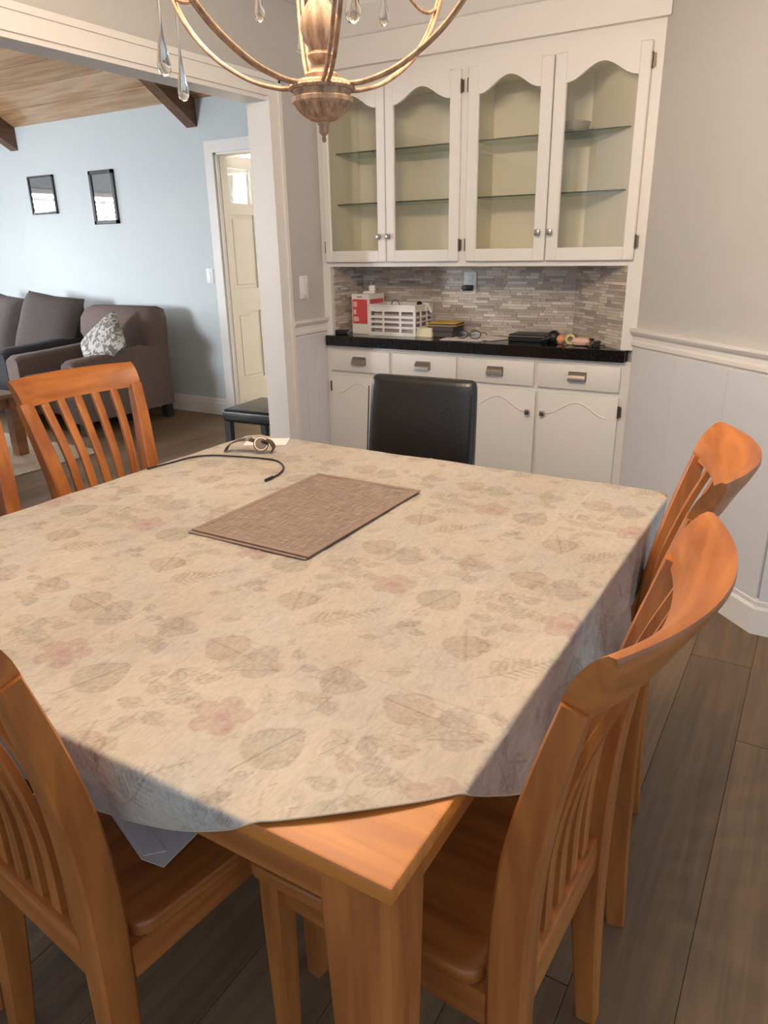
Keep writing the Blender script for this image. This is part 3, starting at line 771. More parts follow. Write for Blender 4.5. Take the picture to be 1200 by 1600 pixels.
# ================================================================== WOODEN CHAIRS
def post_path(s):
    return [(s * .176, -.232, 0), (s * .172, -.221, .15), (s * .168, -.213, .30), (s * .167, -.210, .45), (s * .171, -.213, .58), (s * .179, -.226, .70), (s * .193, -.250, .82), (s * .206, -.279, .936)]
def crest_mesh():
    mb = MB(); rings = []; nx = 20
    prof = [(0, .926), (-.003, .942), (-.009, .960), (-.017, .976), (-.027, .990), (-.036, 1.0), (-.045, 1.006), (-.053, 1.005), (-.0555, .996), (-.050, .978), (-.042, .960), (-.035, .942), (-.030, .926)]
    for i in range(nx + 1):
        u = 2 * i / nx - 1
        rings.append([(u * (.218 + .007 * (z - .92) / .08), -.262 + dy - (.044 + .016 * (z - .92) / .08) * (1 - u * u), z) for dy, z in prof])
    mb.loft(rings)
    return mb.mesh('crest_rail', M['wood_x'], angle=50)
def make_chair():
    root = empty('dining_chair')
    mb = MB()
    # seat: rounded outline, slightly scooped
    out = []
    for (cx, cy, a0) in ((.185, .195, 0), (-.185, .195, 90), (-.165, -.145, 180), (.165, -.145, 270)):
        for k in range(7):
            a = math.radians(a0 + 15 * k); out.append((cx + .03 * math.cos(a), cy + .03 * math.sin(a)))
    def rg(sc, z): return [(x * sc, .025 + (y - .025) * sc, z) for x, y in out]
    mb.loft([rg(.985, .436), rg(.998, .439), rg(1, .443), rg(1, .456), rg(.995, .460), rg(.985, .462), rg(.88, .4605), rg(.6, .457), rg(.3, .455)])
    parts = [obj('seat', mb.mesh('seat', M['wood_y'], angle=50), root)]
    parts.append(MB().box(-.155, .155, .178, .198, .38, .438).build('apron', M['wood_x'], root))
    for s in (-1, 1):
        parts.append(MB().box(s * .180 - .010, s * .180 + .010, -.185, .175, .38, .438).build('apron', M['wood_y'], root))
        mb = MB()
        f = lambda w, z: [(s * .183 - w, .186 - w, z), (s * .183 + w, .186 - w, z), (s * .183 + w, .186 + w, z), (s * .183 - w, .186 + w, z)]
        mb.loft([f(.014, 0), f(.019, .36), f(.019, .437)]); parts.append(mb.build('leg', M['wood_z'], root, smooth=False))
        pts = spline(post_path(s), 4); n = len(pts)
        parts.append(MB().bar(pts, [.030 + .018 * min(1, i / (n * .45)) - .006 * (i / (n - 1)) ** 4 for i in range(n)], [.036 + .018 * math.sin(PI * i / (n - 1)) - .008 * (i / (n - 1)) ** 3 for i in range(n)]).build('back_post', M['wood_z'], root))
    parts.append(MB().box(-.152, .152, -.226, -.196, .375, .446, .004, 2).build('back_rail', M['wood_x'], root))
    for k in range(5):
        u = (k - 2) / 2
        pts = spline([(u * .104, -.211, .436), (u * .107, -.213, .58), (u * .114, -.228 - .012 * (1 - u * u), .72), (u * .124, -.252 - .03 * (1 - u * u * .6), .84), (u * .131, -.277 - .042 * (1 - (u * .6) ** 2), .936)], 4)
        parts.append(MB().bar(pts, .027, .013).build('back_slat', M['wood_z'], root))
    parts.append(obj('crest_rail', crest_mesh(), root))
    TREE.extend(parts)
    return root
CH = make_chair()
GC = 'honey-coloured slat-back dining chairs'
spots = [
    (-.420, .836, 87.3, 'honey wooden slat-back chair on the right of the table, nearest the camera'),
    (-.439, 1.377, 97.6, 'honey wooden slat-back chair on the right of the table, by the diagonal wall'),
    (-1.757, 1.49, -91.2, 'honey wooden slat-back chair across the table, whole back in view before the brown armchair'),
    (-1.79, .985, -90.5, 'honey wooden chair cut by the left edge of the photo, beside the coffee table'),
    (-.872, .655, -6, 'honey wooden slat-back chair in the lower left corner with an envelope on its seat'),
    (-1.345, .69, 2, 'honey wooden chair of which only a leg shows at the lower left edge'),
]
for i, (x, y, rz, lab) in enumerate(spots):
    c = CH if i == 0 else copy_tree(CH)
    c.location = (x, y, 0); c.rotation_euler.z = math.radians(rz)
    tag(c, lab, 'chair', GC)

# ---- black parsons chairs
def make_black():
    root = empty('leather_chair')
    mb = MB().box(-.21, .21, -.20, .225, .385, .465, .022, 4)
    parts = [mb.build('seat', M['leather'], root)]
    mb = MB(); rings = []
    prof = []
    for k in range(24):
        t = k / 24 * 2 * PI; cx, sx = math.cos(t), math.sin(t)
        prof.append((math.copysign(abs(cx) ** .35, cx), math.copysign(abs(sx) ** .6, sx)))
    for z, w, d in ((.36, .20, .030), (.40, .208, .034), (.55, .209, .036), (.70, .207, .036), (.82, .204, .035), (.90, .201, .034), (.92, .199, .031), (.933, .194, .026), (.938, .184, .016)):
        yo = -.205 - .10 * max(0, z - .45)
        rings.append([(w * a, yo + d * b, z) for a, b in prof])
    mb.loft(rings); parts.append(mb.build('backrest', M['leather'], root, angle=60))
    b = parts[-1]
    for s in (-1, 1):
        pts = [(s * (.200), -.205 - .10 * max(0, z - .45) + .031, z) for z in (.47, .55, .70, .82, .90)]
        parts.append(MB().tube(pts, .0022, 6).build('piping', M['leather_seam'], b))
    for sx in (-1, 1):
        for sy, yy in ((1, .195), (-1, -.20)):
            mb = MB(); g = lambda w, z, y: [(sx * .182 - w, y - w, z), (sx * .182 + w, y - w, z), (sx * .182 + w, y + w, z), (sx * .182 - w, y + w, z)]
            mb.loft([g(.016, 0, yy - (.03 if sy < 0 else 0)), g(.021, .39, yy)])
            parts.append(mb.build('leg', M['leather'], root, smooth=False))
    TREE.extend(parts)
    return root
bc = make_black(); bc.location = (-1.172, 1.97, 0); bc.rotation_euler.z = math.radians(181)
tag(bc, 'black leather dining chair at the far side of the table before the cabinet', 'chair', 'black leather chairs')
bc2 = copy_tree(bc); bc2.location = (-2.865, 3.42, 0); bc2.rotation_euler.z = math.radians(95)
tag(bc2, 'black leather chair in the living room, half hidden by the white jamb', 'chair', 'black leather chairs')

# ================================================================== THINGS ON THE TABLE
def weave():
    m = mat('woven_placemat', sr(160, 138, 124), 0.7)
    nt = m.node_tree; N, L = nt.nodes, nt.links; b = N['Principled BSDF']
    tc = N.new('ShaderNodeTexCoord')
    hs = []
    for ax, ph in (('X', 0), ('Y', 1)):
        w = N.new('ShaderNodeTexWave'); w.bands_direction = ax; w.inputs['Scale'].default_value = 62; w.inputs['Distortion'].default_value = .6; w.inputs['Detail'].default_value = 1
        L.new(tc.outputs['Object'], w.inputs['Vector']); hs.append(w.outputs[0])
    n = N.new('ShaderNodeTexNoise'); mp = N.new('ShaderNodeMapping'); mp.inputs['Scale'].default_value = (22, 320, 1); L.new(tc.outputs['Object'], mp.inputs[0]); L.new(mp.outputs[0], n.inputs['Vector']); n.inputs['Scale'].default_value = 1
    n2 = N.new('ShaderNodeTexNoise'); mp2 = N.new('ShaderNodeMapping'); mp2.inputs['Scale'].default_value = (320, 22, 1); L.new(tc.outputs['Object'], mp2.inputs[0]); L.new(mp2.outputs[0], n2.inputs['Vector']); n2.inputs['Scale'].default_value = 1
    mul = N.new('ShaderNodeMath'); mul.operation = 'MULTIPLY'; L.new(hs[0], mul.inputs[0]); L.new(hs[1], mul.inputs[1])
    ad = N.new('ShaderNodeMath'); ad.operation = 'ADD'; L.new(n.outputs[0], ad.inputs[0]); L.new(n2.outputs[0], ad.inputs[1])
    ad2 = N.new('ShaderNodeMath'); ad2.operation = 'MULTIPLY_ADD'; ad2.inputs[1].default_value = .45; L.new(mul.outputs[0], ad2.inputs[0]); L.new(ad.outputs[0], ad2.inputs[2])
    cr = N.new('ShaderNodeValToRGB'); cr.color_ramp.elements[0].position = .78; cr.color_ramp.elements[0].color = sr(118, 99, 90); cr.color_ramp.elements[1].position = 1.0 ; cr.color_ramp.elements[1].color = sr(166, 147, 135)
    sc = N.new('ShaderNodeMath'); sc.operation = 'MULTIPLY'; sc.inputs[1].default_value = .78; L.new(ad2.outputs[0], sc.inputs[0]); L.new(sc.outputs[0], cr.inputs[0]); L.new(cr.outputs[0], b.inputs['Base Color'])
    bp = N.new('ShaderNodeBump'); bp.inputs['Strength'].default_value = .6; bp.inputs['Distance'].default_value = .002; L.new(mul.outputs[0], bp.inputs['Height']); L.new(bp.outputs[0], b.inputs['Normal'])
    return m
MW = weave()
BORD = mat('placemat_border', sr(142, 120, 108), 0.75)
def placemat(z, dx, dy, rz, label):
    o = empty('placemat', (-.999 + dx, 1.322 + dy, z), rz, label, 'placemat', 'woven placemats')
    mb = MB(); nx, ny = 20, 28; V = []
    for i in range(nx + 1):
        V.append([mb.bm.verts.new(((i / nx - .5) * .322, (j / ny - .5) * .484, .0012 + .0012 * math.sin(i * .5) * math.sin(j * .4))) for j in range(ny + 1)])
    for i in range(nx):
        for j in range(ny): mb.bm.faces.new((V[i][j], V[i + 1][j], V[i + 1][j + 1], V[i][j + 1]))
    ex = bmesh.ops.extrude_face_region(mb.bm, geom=mb.bm.faces[:])
    bmesh.ops.translate(mb.bm, vec=(0, 0, .0010), verts=[v for v in ex['geom'] if isinstance(v, bmesh.types.BMVert)])
    mb.build('woven_field', MW, o)
    f = MB(); w, h, e = .1635, .2445, .013
    for a in ((-w, w, -h, -h + e), (-w, w, h - e, h), (-w, -w + e, -h + e, h - e), (w - e, w, -h + e, h - e)):
        f.box(a[0], a[1], a[2], a[3], .0005, .0040, .0010, 1)
    f.build('bound_edge', BORD, o)
placemat(TZ + .0038, -.006, -.007, .01, 'lower of two stacked brown woven placemats on the tablecloth')
placemat(TZ + .0080, 0, 0, 0, 'upper of two stacked brown woven placemats on the tablecloth')

ZT = TZ + .0045
leath = mat('watch_strap_leather', sr(92, 68, 52), 0.6, col2=sr(72, 52, 40), scale=(60, 60, 60), bump=.3, bscale=(200, 200, 200))
wt = empty('wristwatch', (-1.495, 1.672, ZT), math.radians(22), 'brown-strapped wristwatch lying at the far left corner of the table', 'watch')
MB().bar(spline([(-.066, 0, .002), (-.056, 0, .016), (-.034, 0, .028), (-.006, 0, .031), (.014, 0, .027)], 6), .022, .003, (0, 1, 0)).build('strap', leath, wt)
MB().bar(spline([(.030, 0, .032), (.048, 0, .027), (.056, 0, .014), (.050, 0, .002)], 6), .022, .003, (0, 1, 0)).build('strap', leath, wt)
TW = Matrix.Translation((.026, -.004, .021)) @ Matrix.Rotation(math.radians(58), 4, 'X') @ Matrix.Rotation(math.radians(20), 4, 'Y')
wc = MB().lathe([(.016, -.005), (.0185, -.003), (.0185, .003), (.016, .006), (.0, .006)], 24, TW).build('case', M['nickel'], wt)
MB().lathe([(.0145, .0061), (.0145, .0070), (0, .0071)], 24, TW).build('dial', mat('brown_dial', sr(80, 62, 50), .4), wc)
MB().box(-.010, .000, -.0125, .0125, .0300, .0355, .001, 1).build('buckle', M['nickel'], wt)
wt.scale = (1.3, 1.3, 1.3)

cd = spline([(-1.642, 1.38, ZT + .002), (-1.626, 1.46, ZT + .003), (-1.612, 1.535, ZT + .003), (-1.570, 1.578, ZT + .003), (-1.495, 1.602, ZT + .003), (-1.410, 1.622, ZT + .003), (-1.349, 1.620, ZT + .003), (-1.292, 1.576, ZT + .003), (-1.262, 1.516, ZT + .003), (-1.258, 1.470, ZT + .003)], 8)
co = empty('charging_cable', (0, 0, 0), 0, 'thin black cord curving across the tablecloth from the left edge', 'cord')
MB().tube(cd, .0026, 8).build('lead', M['black_plastic'], co)
MB().cyl((-1.2585, 1.485, ZT + .0035), (-1.257, 1.452, ZT + .0035), .0042, 10).build('tip', M['black_plastic'], co)
pp = MB().box(-.07, .07, -.045, .045, 0, .0012).build('note_paper', M['paper'], smooth=False)
pp.location = (-1.535, 1.795, TZ + .0042); pp.rotation_euler.z = .5; tag(pp, 'small white paper at the far left corner of the tablecloth behind the watch', 'paper')

ev = empty('envelope', (-.83, .61, .4635), math.radians(3), 'pale envelope lying on the seat of the lower left chair', 'envelope')
MB().prism([(.078, -.056), (.078, .06), (-.085, .06), (-.085, -.012), (.035, -.06)], 2, 0, .0016).build('body', M['paper'], ev, smooth=False)
MB().prism([(-.078, -.010), (.034, -.054), (.060, -.03), (-.05, .012)], 2, .0016, .0024).build('flap', M['paper'], ev, smooth=False)
# ================================================================== CHANDELIER
AX = Vector((-.815, 1.166, 0))
ch = empty('chandelier', (AX.x, AX.y, 0), 0, 'weathered gold chandelier with curved arms and glass drops above the table', 'chandelier')
MB().lathe([(.001, 1.537), (.0035, 1.539), (.0042, 1.543), (.003, 1.547), (.006, 1.550), (.0085, 1.553), (.0085, 1.563), (.0105, 1.565), (.0105, 1.571)], 20).build('finial', M['gold_wood'], ch)
# fluted bowl
rings = []
for r, z, fl in ((.014, 1.569, 0), (.026, 1.572, .10), (.042, 1.580, .10), (.054, 1.589, .07), (.060, 1.595, .03), (.066, 1.598, 0), (.067, 1.604, 0), (.062, 1.608, 0), (.061, 1.612, 0), (.064, 1.615, 0), (.064, 1.626, 0), (.060, 1.630, 0), (.030, 1.632, 0)):
    r *= .79; rings.append([(r * (1 + fl * math.cos(20 * 2 * PI * k / 160)) * math.cos(2 * PI * k / 160), r * (1 + fl * math.cos(20 * 2 * PI * k / 160)) * math.sin(2 * PI * k / 160), z) for k in range(160)])
bowl = MB().loft(rings).build('bowl', M['gold_wood'], ch)
rp = [((.0512 + .0022 * math.cos(36 * 2 * PI * k / 360)) * math.cos(2 * PI * k / 360), (.0512 + .0022 * math.cos(36 * 2 * PI * k / 360)) * math.sin(2 * PI * k / 360), 1.6205) for k in range(360)]
MB().tube(rp, .0046, 6, closed=True).build('rope_band', M['gold_wood'], bowl)
MB().lathe([(r_ * .82, z_) for r_, z_ in [(.030, 1.631), (.036, 1.634), (.036, 1.640), (.028, 1.645), (.019, 1.650), (.017, 1.657), (.025, 1.663), (.028, 1.669), (.022, 1.675), (.025, 1.681), (.034, 1.691), (.040, 1.707), (.039, 1.722), (.031, 1.737), (.021, 1.748), (.018, 1.756), (.024, 1.761), (.023, 1.766), (.017, 1.771), (.015, 1.80), (.026, 1.83), (.034, 1.86), (.030, 1.885), (.018, 1.91), (.013, 1.94), (.020, 1.955), (.010, 1.97)]], 28).build('turned_column', M['gold_wood'], ch)
rod = MB(); rod.cyl((0, 0, 1.965), (0, 0, CEIL - .03), .006, 10); rod.lathe([(.06, CEIL - .002), (.06, CEIL - .012), (.045, CEIL - .028), (.01, CEIL - .035)], 24)
rod.build('hanging_rod', M['gold'], ch)
prof = [(.046, 1.624), (.085, 1.627), (.14, 1.644), (.20, 1.680), (.246, 1.725), (.276, 1.775), (.296, 1.835), (.302, 1.885), (.296, 1.925), (.28, 1.935), (.262, 1.920)]
cb = YAW + PI    # azimuth: towards the camera is at -view direction
to_cam = Vector((math.sin(YAW), -math.cos(YAW), 0)); right = Vector((math.cos(YAW), math.sin(YAW), 0))
TEAR = [(.0014, 0), (.0018, -.06), (.0026, -.09), (.0044, -.115), (.0082, -.138), (.0102, -.150), (.0098, -.158), (.0064, -.165), (.0, -.167)]
SHORT = [(.0006, 0), (.002, -.012), (.0048, -.030), (.0078, -.048), (.0090, -.058), (.0078, -.066), (.004, -.071), (0, -.072)]
tear_me = MB().lathe(TEAR[::-1], 14).mesh('glass_drop', M['crystal'])
short_me = MB().lathe(SHORT[::-1], 14).mesh('glass_drop', M['crystal'])
for k in range(6):
    a = math.radians(11 + 60 * k); d = to_cam * math.cos(a) + right * math.sin(a); tdir = d.cross(Vector((0, 0, 1)))
    off = tdir * .0045
    for s in (-1, 1):
        pts = spline([d * r + Vector((0, 0, z)) + off * s for r, z in prof], 6)
        MB().tube(pts, .0034, 8).build('arm', M['gold'], ch)
    pts = spline([d * r + Vector((0, 0, z)) for r, z in ((.283, 1.785), (.255, 1.772), (.225, 1.778), (.18, 1.81), (.13, 1.86), (.08, 1.90), (.018, 1.915))], 6)
    MB().tube(pts, .003, 8).build('scroll', M['gold'], ch)
    cp = d * .30
    MB().lathe([(.004, 1.90), (.012, 1.905), (.03, 1.918), (.036, 1.926), (.030, 1.930), (.013, 1.930)], 20, Matrix.Translation(cp)).build('drip_cup', M['gold'], ch)
    MB().lathe([(.0125, 1.928), (.0125, 2.00), (.009, 2.004)], 16, Matrix.Translation(cp)).build('candle_sleeve', M['candle'], ch)
    MB().lathe([(.007, 2.003), (.013, 2.018), (.016, 2.032), (.013, 2.05), (.006, 2.072), (.0005, 2.085)], 16, Matrix.Translation(cp)).build('bulb', M['bulb'], ch)
    L = bpy.data.lights.new('candle_light', 'POINT'); L.energy = 13; L.color = (1.0, .79, .57); L.shadow_soft_size = .03
    lo = bpy.data.objects.new('candle_light', L); COL.objects.link(lo); lo.parent = ch; lo.location = cp + Vector((0, 0, 2.13))
for az, r, zb, me in ((-49, .290, 1.772, tear_me), (-109, .275, 1.787, tear_me), (-109, .11, 1.800, short_me), (131, .145, 1.806, short_me), (11, .345, 1.797, tear_me), (-169, .296, 1.90, tear_me), (11, .15, 1.86, short_me), (71, .15, 1.86, short_me)):
    a = math.radians(az); d = to_cam * math.cos(a) + right * math.sin(a)
    obj('glass_drop', me, ch, d * r + Vector((0, 0, zb)))

# ================================================================== THINGS ON THE COUNTER
ZC = .9145
red = mat('red_print', sr(212, 80, 84), 0.45); cream = mat('cream_card', sr(226, 216, 188), 0.6); greyp = mat('grey_print', sr(150, 140, 138), 0.6); pinkp = mat('pale_print', sr(236, 190, 186), .6)
bx = empty('product_box', (-2.232, 3.475, ZC), math.radians(-3), 'white and red product box standing at the left end of the counter', 'box')
MB().box(-.058, .058, 0, .15, 0, .212, .001, 1).build('carton', M['white_plastic'], bx, smooth=False)
pnl = MB().box(-.052, .046, -.0012, .001, .055, .185).build('red_panel', red, bx, smooth=False)
MB().box(.0575, .0592, .01, .14, .125, .185).build('red_panel', red, bx, smooth=False)
MB().box(-.046, -.022, -.002, 0, .145, .172).box(-.046, -.028, -.002, 0, .105, .130).box(-.046, -.012, -.002, 0, .068, .092).build('print_block', pinkp, pnl, smooth=False)
MB().box(-.020, .012, -.002, 0, .194, .201).build('print_line', greyp, bx, smooth=False)
ad = empty('white_adapter', (-2.21, 3.55, ZC + .2122), .3, 'small white power adapter on top of the red and white box', 'adapter')
MB().box(-.038, .03, -.025, .025, 0, .014, .004, 2).build('base', M['white_plastic'], ad)
MB().box(-.006, .03, -.02, .02, .012, .045, .006, 2).build('body', M['white_plastic'], ad)
for s in (-1, 1): MB().box(.004, .008, s * .008 - .003, s * .008 + .003, .044, .06).build('prong', M['nickel'], ad, smooth=False)

cr = empty('plastic_crate', (-2.020, 3.452, ZC), math.radians(1.5), 'white slatted plastic crate on the counter beside the red box', 'crate')
W2, D2, H2 = .142, .215, .162
mb = MB(); mb.box(-W2, W2, .0, .004, H2 - .036, H2); mb.box(-W2, W2, D2 - .004, D2, H2 - .036, H2); mb.box(-W2, -W2 + .004, 0, D2, H2 - .036, H2); mb.box(W2 - .004, W2, 0, D2, H2 - .036, H2)
mb.box(-W2 - .004, W2 + .004, -.004, .002, H2 - .008, H2); mb.box(-W2 - .004, -W2, -.004, D2 + .004, H2 - .008, H2); mb.box(W2, W2 + .004, -.004, D2 + .004, H2 - .008, H2)
mb.build('rim', M['white_plastic'], cr, smooth=False)
MB().box(-W2, W2, 0, D2, 0, .008).build('crate_floor', M['white_plastic'], cr, smooth=False)
for x in (-W2 + .006, W2 - .006):
    for y in (.004, D2 - .004): MB().box(x - .007, x + .007, y - .005, y + .005, 0, H2).build('corner_post', M['white_plastic'], cr, smooth=False)
for y in (.002, D2 - .002):
    for z in (.012, .044, .072, .098): MB().box(-W2, W2, y - .002, y + .002, z - .006 - (z > .04) * 0, z + .006).build('slat', M['white_plastic'], cr, smooth=False)
    for x in (-.052, .052): MB().box(x - .006, x + .006, y - .0025, y + .0025, 0, H2 - .03).build('upright', M['white_plastic'], cr, smooth=False)
for x in (-W2 + .002, W2 - .002):
    for z in (.012, .044, .072, .098): MB().box(x - .002, x + .002, 0, D2, z - .005, z + .005).build('slat', M['white_plastic'], cr, smooth=False)
    for y in (.07, .145): MB().box(x - .0025, x + .0025, y - .006, y + .006, 0, H2 - .03).build('upright', M['white_plastic'], cr, smooth=False)
pc = MB().box(-.125, .125, .02, .19, .009, .118, .006, 1).build('paper_bundle', mat('lilac_papers', sr(206, 190, 186), .8, col2=sr(150, 134, 132), scale=(3, 3, 120)), smooth=False)
pc.location = (-2.020, 3.452, ZC); pc.rotation_euler.z = math.radians(1.5); tag(pc, 'bundle of papers filling the white crate', 'papers')
lp = [(-.03 + .026 * math.cos(t) + 0, .06, .15 + .034 * math.sin(t)) for t in [PI * k / 14 for k in range(15)]]
cbx = MB().tube([(-.002, .06, .12)] + [Vector(p) for p in lp] + [Vector((-.056, .06, .12))], .003, 8).build('cable_loop', mat('grey_cable', sr(128, 118, 114), .5))
cbx.location = (-2.0, 3.452, ZC); tag(cbx, 'grey cable loop sticking out of the white crate', 'cable')
wbm = empty('white_camera', (-1.905, 3.60, ZC + .118), -.4, 'small white camera with a black lens on the crate', 'camera')
MB().box(-.035, .035, -.02, .025, 0, .05, .014, 3).build('housing', M['white_plastic'], wbm)
MB().lathe([(.018, 0), (.018, .012), (.014, .016), (0, .016)], 20, Matrix.Translation((-.004, -.018, .042)) @ Matrix.Rotation(PI / 2 + .5, 4, 'X')).build('lens', M['black_plastic'], wbm)
MB().tube([(.03, 0, .03), (.06, -.01, .03), (.07, -.005, .0)], .006, 8).build('cable', M['white_plastic'], wbm)
ob = empty('cream_box', (-1.838, 3.475, ZC), 0, 'small cream box beside the crate on the counter', 'box')
MB().loft([[(-.048, 0, 0), (.048, 0, 0), (.048, .07, 0), (-.048, .07, 0)], [(-.042, .006, .042), (.044, .006, .042), (.044, .066, .042), (-.042, .066, .042)]]).build('body', cream, ob, smooth=False)
MB().box(-.044, .046, .004, .068, .042, .047, .001, 1).build('lid', cream, ob, smooth=False)
BK = mat('book_cover', sr(40, 38, 42), .5); BK2 = mat('book_cover_brown', sr(66, 56, 54), .5); PG = mat('dark_page_edges', sr(84, 76, 72), .8)
def book(x, y, z, w, d, h, rz, cover, label, grp='notebooks on the counter'):
    o = empty('notebook', (x, y, z), rz, label, 'book', grp)
    MB().box(-w / 2, w / 2, -d / 2, d / 2, 0, .003).box(-w / 2, w / 2, -d / 2, d / 2, h - .003, h).box(-w / 2, -w / 2 + .003, -d / 2, d / 2, .003, h - .003).build('cover', cover, o, smooth=False)
    MB().box(-w / 2 + .003, w / 2 - .003, -d / 2 + .003, d / 2 - .003, .003, h - .003).build('pages', PG, o, smooth=False)
book(-1.745, 3.565, ZC, .13, .14, .030, .02, BK, 'black notebook at the bottom of the stack beside the cream box')
book(-1.752, 3.566, ZC + .0305, .145, .145, .026, .06, BK2, 'dark notebook in the middle of the stack under the yellow pad')
yel = mat('yellow_pad', sr(216, 178, 66), .6)
book(-1.750, 3.566, ZC + .057, .16, .145, .016, .12, yel, 'yellow notepad on top of the small notebook stack')
for k, (x, y, rz, lab) in enumerate(((-1.60, 3.475, .1, 'white sheet of paper on the counter under the eyeglasses'), (-1.50, 3.55, -.5, 'white sheet of paper beside the eyeglasses'))):
    o = MB().box(-.11, .11, -.075, .075, 0, .0014).build('paper_sheet', M['paper'], smooth=False); o.location = (x, y, ZC + .0015 * k); o.rotation_euler.z = rz; tag(o, lab, 'paper', 'loose papers on the counter')
eg = empty('eyeglasses', (-1.575, 3.475, ZC + .004), .15, 'dark-framed eyeglasses lying on the papers on the counter', 'eyeglasses')
for s in (-1, 1):
    pts = [(s * .034 + .028 * math.cos(t), 0 + .006 * math.sin(t), .019 + .019 * math.sin(t)) for t in [2 * PI * k / 20 for k in range(20)]]
    MB().tube(pts, .0022, 6, closed=True).build('rim', M['black_plastic'], eg)
    MB().tube([(s * .062, 0, .028), (s * .066, .05, .024), (s * .064, .11, .012), (s * .060, .13, .003)], .002, 6).build('temple', M['black_plastic'], eg)
    MB().lathe([(.0265, 0), (.0265, .001), (0, .0012)], 20, Matrix.Translation((s * .034, 0, .019)) @ Matrix.Rotation(PI / 2, 4, 'X') @ Matrix.Diagonal((1, .68, 1, 1))).build('lens', M['glass'], eg)
MB().tube([(-.007, 0, .022), (0, -.002, .026), (.007, 0, .022)], .002, 6).build('bridge', M['black_plastic'], eg)
bt = empty('black_folder', (-1.262, 3.545, ZC), .02, 'flat black folder on the right half of the counter', 'folder')
MB().box(-.100, .100, -.07, .07, 0, .024, .003, 1).build('folder_body', M['black_plastic'], bt); MB().box(-.095, .097, -.065, .07, .024, .029, .001, 1).build('inner_sheets', greyp, bt, smooth=False)
MB().box(-.100, .100, -.07, .072, .029, .034, .002, 1).build('folder_cover', M['black_plastic'], bt)
br = empty('round_gadget', (-1.137, 3.50, ZC), 0, 'black round-headed gadget leaning by the folder on the counter', 'gadget')
MB().lathe([(0, 0), (.02, .002), (.030, .014), (.032, .03), (.026, .046), (.012, .056), (0, .058)], 20).build('head', M['black_plastic'], br)
MB().tube([(.0, -.01, .03), (-.03, -.03, .02), (-.05, -.045, .012)], [.012, .009, .007], 10).build('handle', M['black_plastic'], br)
peach = mat('peach_plastic', sr(226, 150, 112), .5); pink = mat('pink_cloth', sr(222, 180, 166), .7)
pb = MB().lathe([(0, 0), (.012, .002), (.021, .012), (.023, .022), (.019, .034), (.009, .042), (0, .043)], 20).build('peach_ball', peach); pb.location = (-1.092, 3.478, ZC); tag(pb, 'small peach-coloured ball on the counter right of the black folder', 'ball')
rg = MB().lathe([(.014, -.011), (.024, -.011), (.0255, 0), (.024, .011), (.014, .011), (.0125, 0), (.014, -.011)], 28, Matrix.Translation((0, 0, .0255)) @ Matrix.Rotation(PI / 2, 4, 'X') @ Matrix.Rotation(.5, 4, 'Y')).build('tape_ring', mat('cream_ring', sr(214, 202, 158), .5)); rg.location = (-1.045, 3.462, ZC); tag(rg, 'cream ring standing on edge between peach ball and pink pouch', 'ring')
po = pillow_mesh(MB(), .085, .06, .038, 12, Matrix.Translation((0, 0, .0185))).build('pink_pouch', pink); po.location = (-.985, 3.452, ZC); tag(po, 'small pink pouch near the right end of the counter', 'pouch')
ks = empty('key_set', (-.925, 3.435, ZC), .3, 'bunch of black keys at the right end of the counter', 'keys')
for k, (dx, dy, rz) in enumerate(((0, 0, .2), (.015, .02, 1.2), (-.01, .025, 2.2))):
    q = MB(); q.box(-.012, .030, -.010, .010, .001 + k * .011, .011 + k * .011, .003, 2); q.box(.030, .062, -.003, .003, .004 + k * .011, .007 + k * .011)
    q.xform(Matrix.Translation((dx, dy, 0)) @ Matrix.Rotation(rz, 4, 'Z')); q.build('key', M['black_plastic'], ks)
MB().tube([(.016 * math.cos(t) - .02, .016 * math.sin(t), .018 + .006 * math.sin(t)) for t in [2 * PI * k / 18 for k in range(18)]], .0014, 6, closed=True).build('key_ring', M['nickel'], ks)
bcg = empty('black_charger', (-2.312, 3.405, ZC), .1, 'small black charger block at the left end of the countertop', 'charger')
MB().box(-.034, .034, -.02, .02, 0, .026, .004, 2).build('block', M['black_plastic'], bcg)
MB().box(.034, .040, -.008, .008, .006, .016).build('plug', M['nickel'], bcg, smooth=False)
ou = empty('wall_outlet', (-1.668, YB - .006, 1.18), 0, 'white outlet plate on the mosaic splashback', 'outlet')
MB().box(-.036, .036, -.006, 0, -.058, .058, .003, 2).build('plate', M['plate'], ou)
for z in (.024, -.024): MB().box(-.016, .016, -.009, -.005, z - .016, z + .016, .004, 2).build('socket', M['plate'], ou)
pg = empty('black_plug', (-1.668, YB - .012, 1.156), 0, 'black plug in the splashback outlet', 'plug')
MB().box(-.028, .022, -.035, 0, -.014, .014, .004, 2).build('plug_body', M['black_plastic'], pg)
MB().box(-.036, -.027, -.028, -.008, -.008, .008, .002, 1).build('strain_relief', M['black_plastic'], pg)
bo = MB().lathe([(.0, 0), (.05, 0), (.06, .004), (.072, .022), (.078, .045), (.075, .045), (.068, .024), (.05, .008), (0, .007)], 32).build('serving_bowl', mat('grey_bowl', sr(176, 170, 160), .2)); bo.location = (-1.125, 3.548, 1.8265)
tag(bo, 'grey bowl on the top glass shelf behind the rightmost glass door', 'bowl')

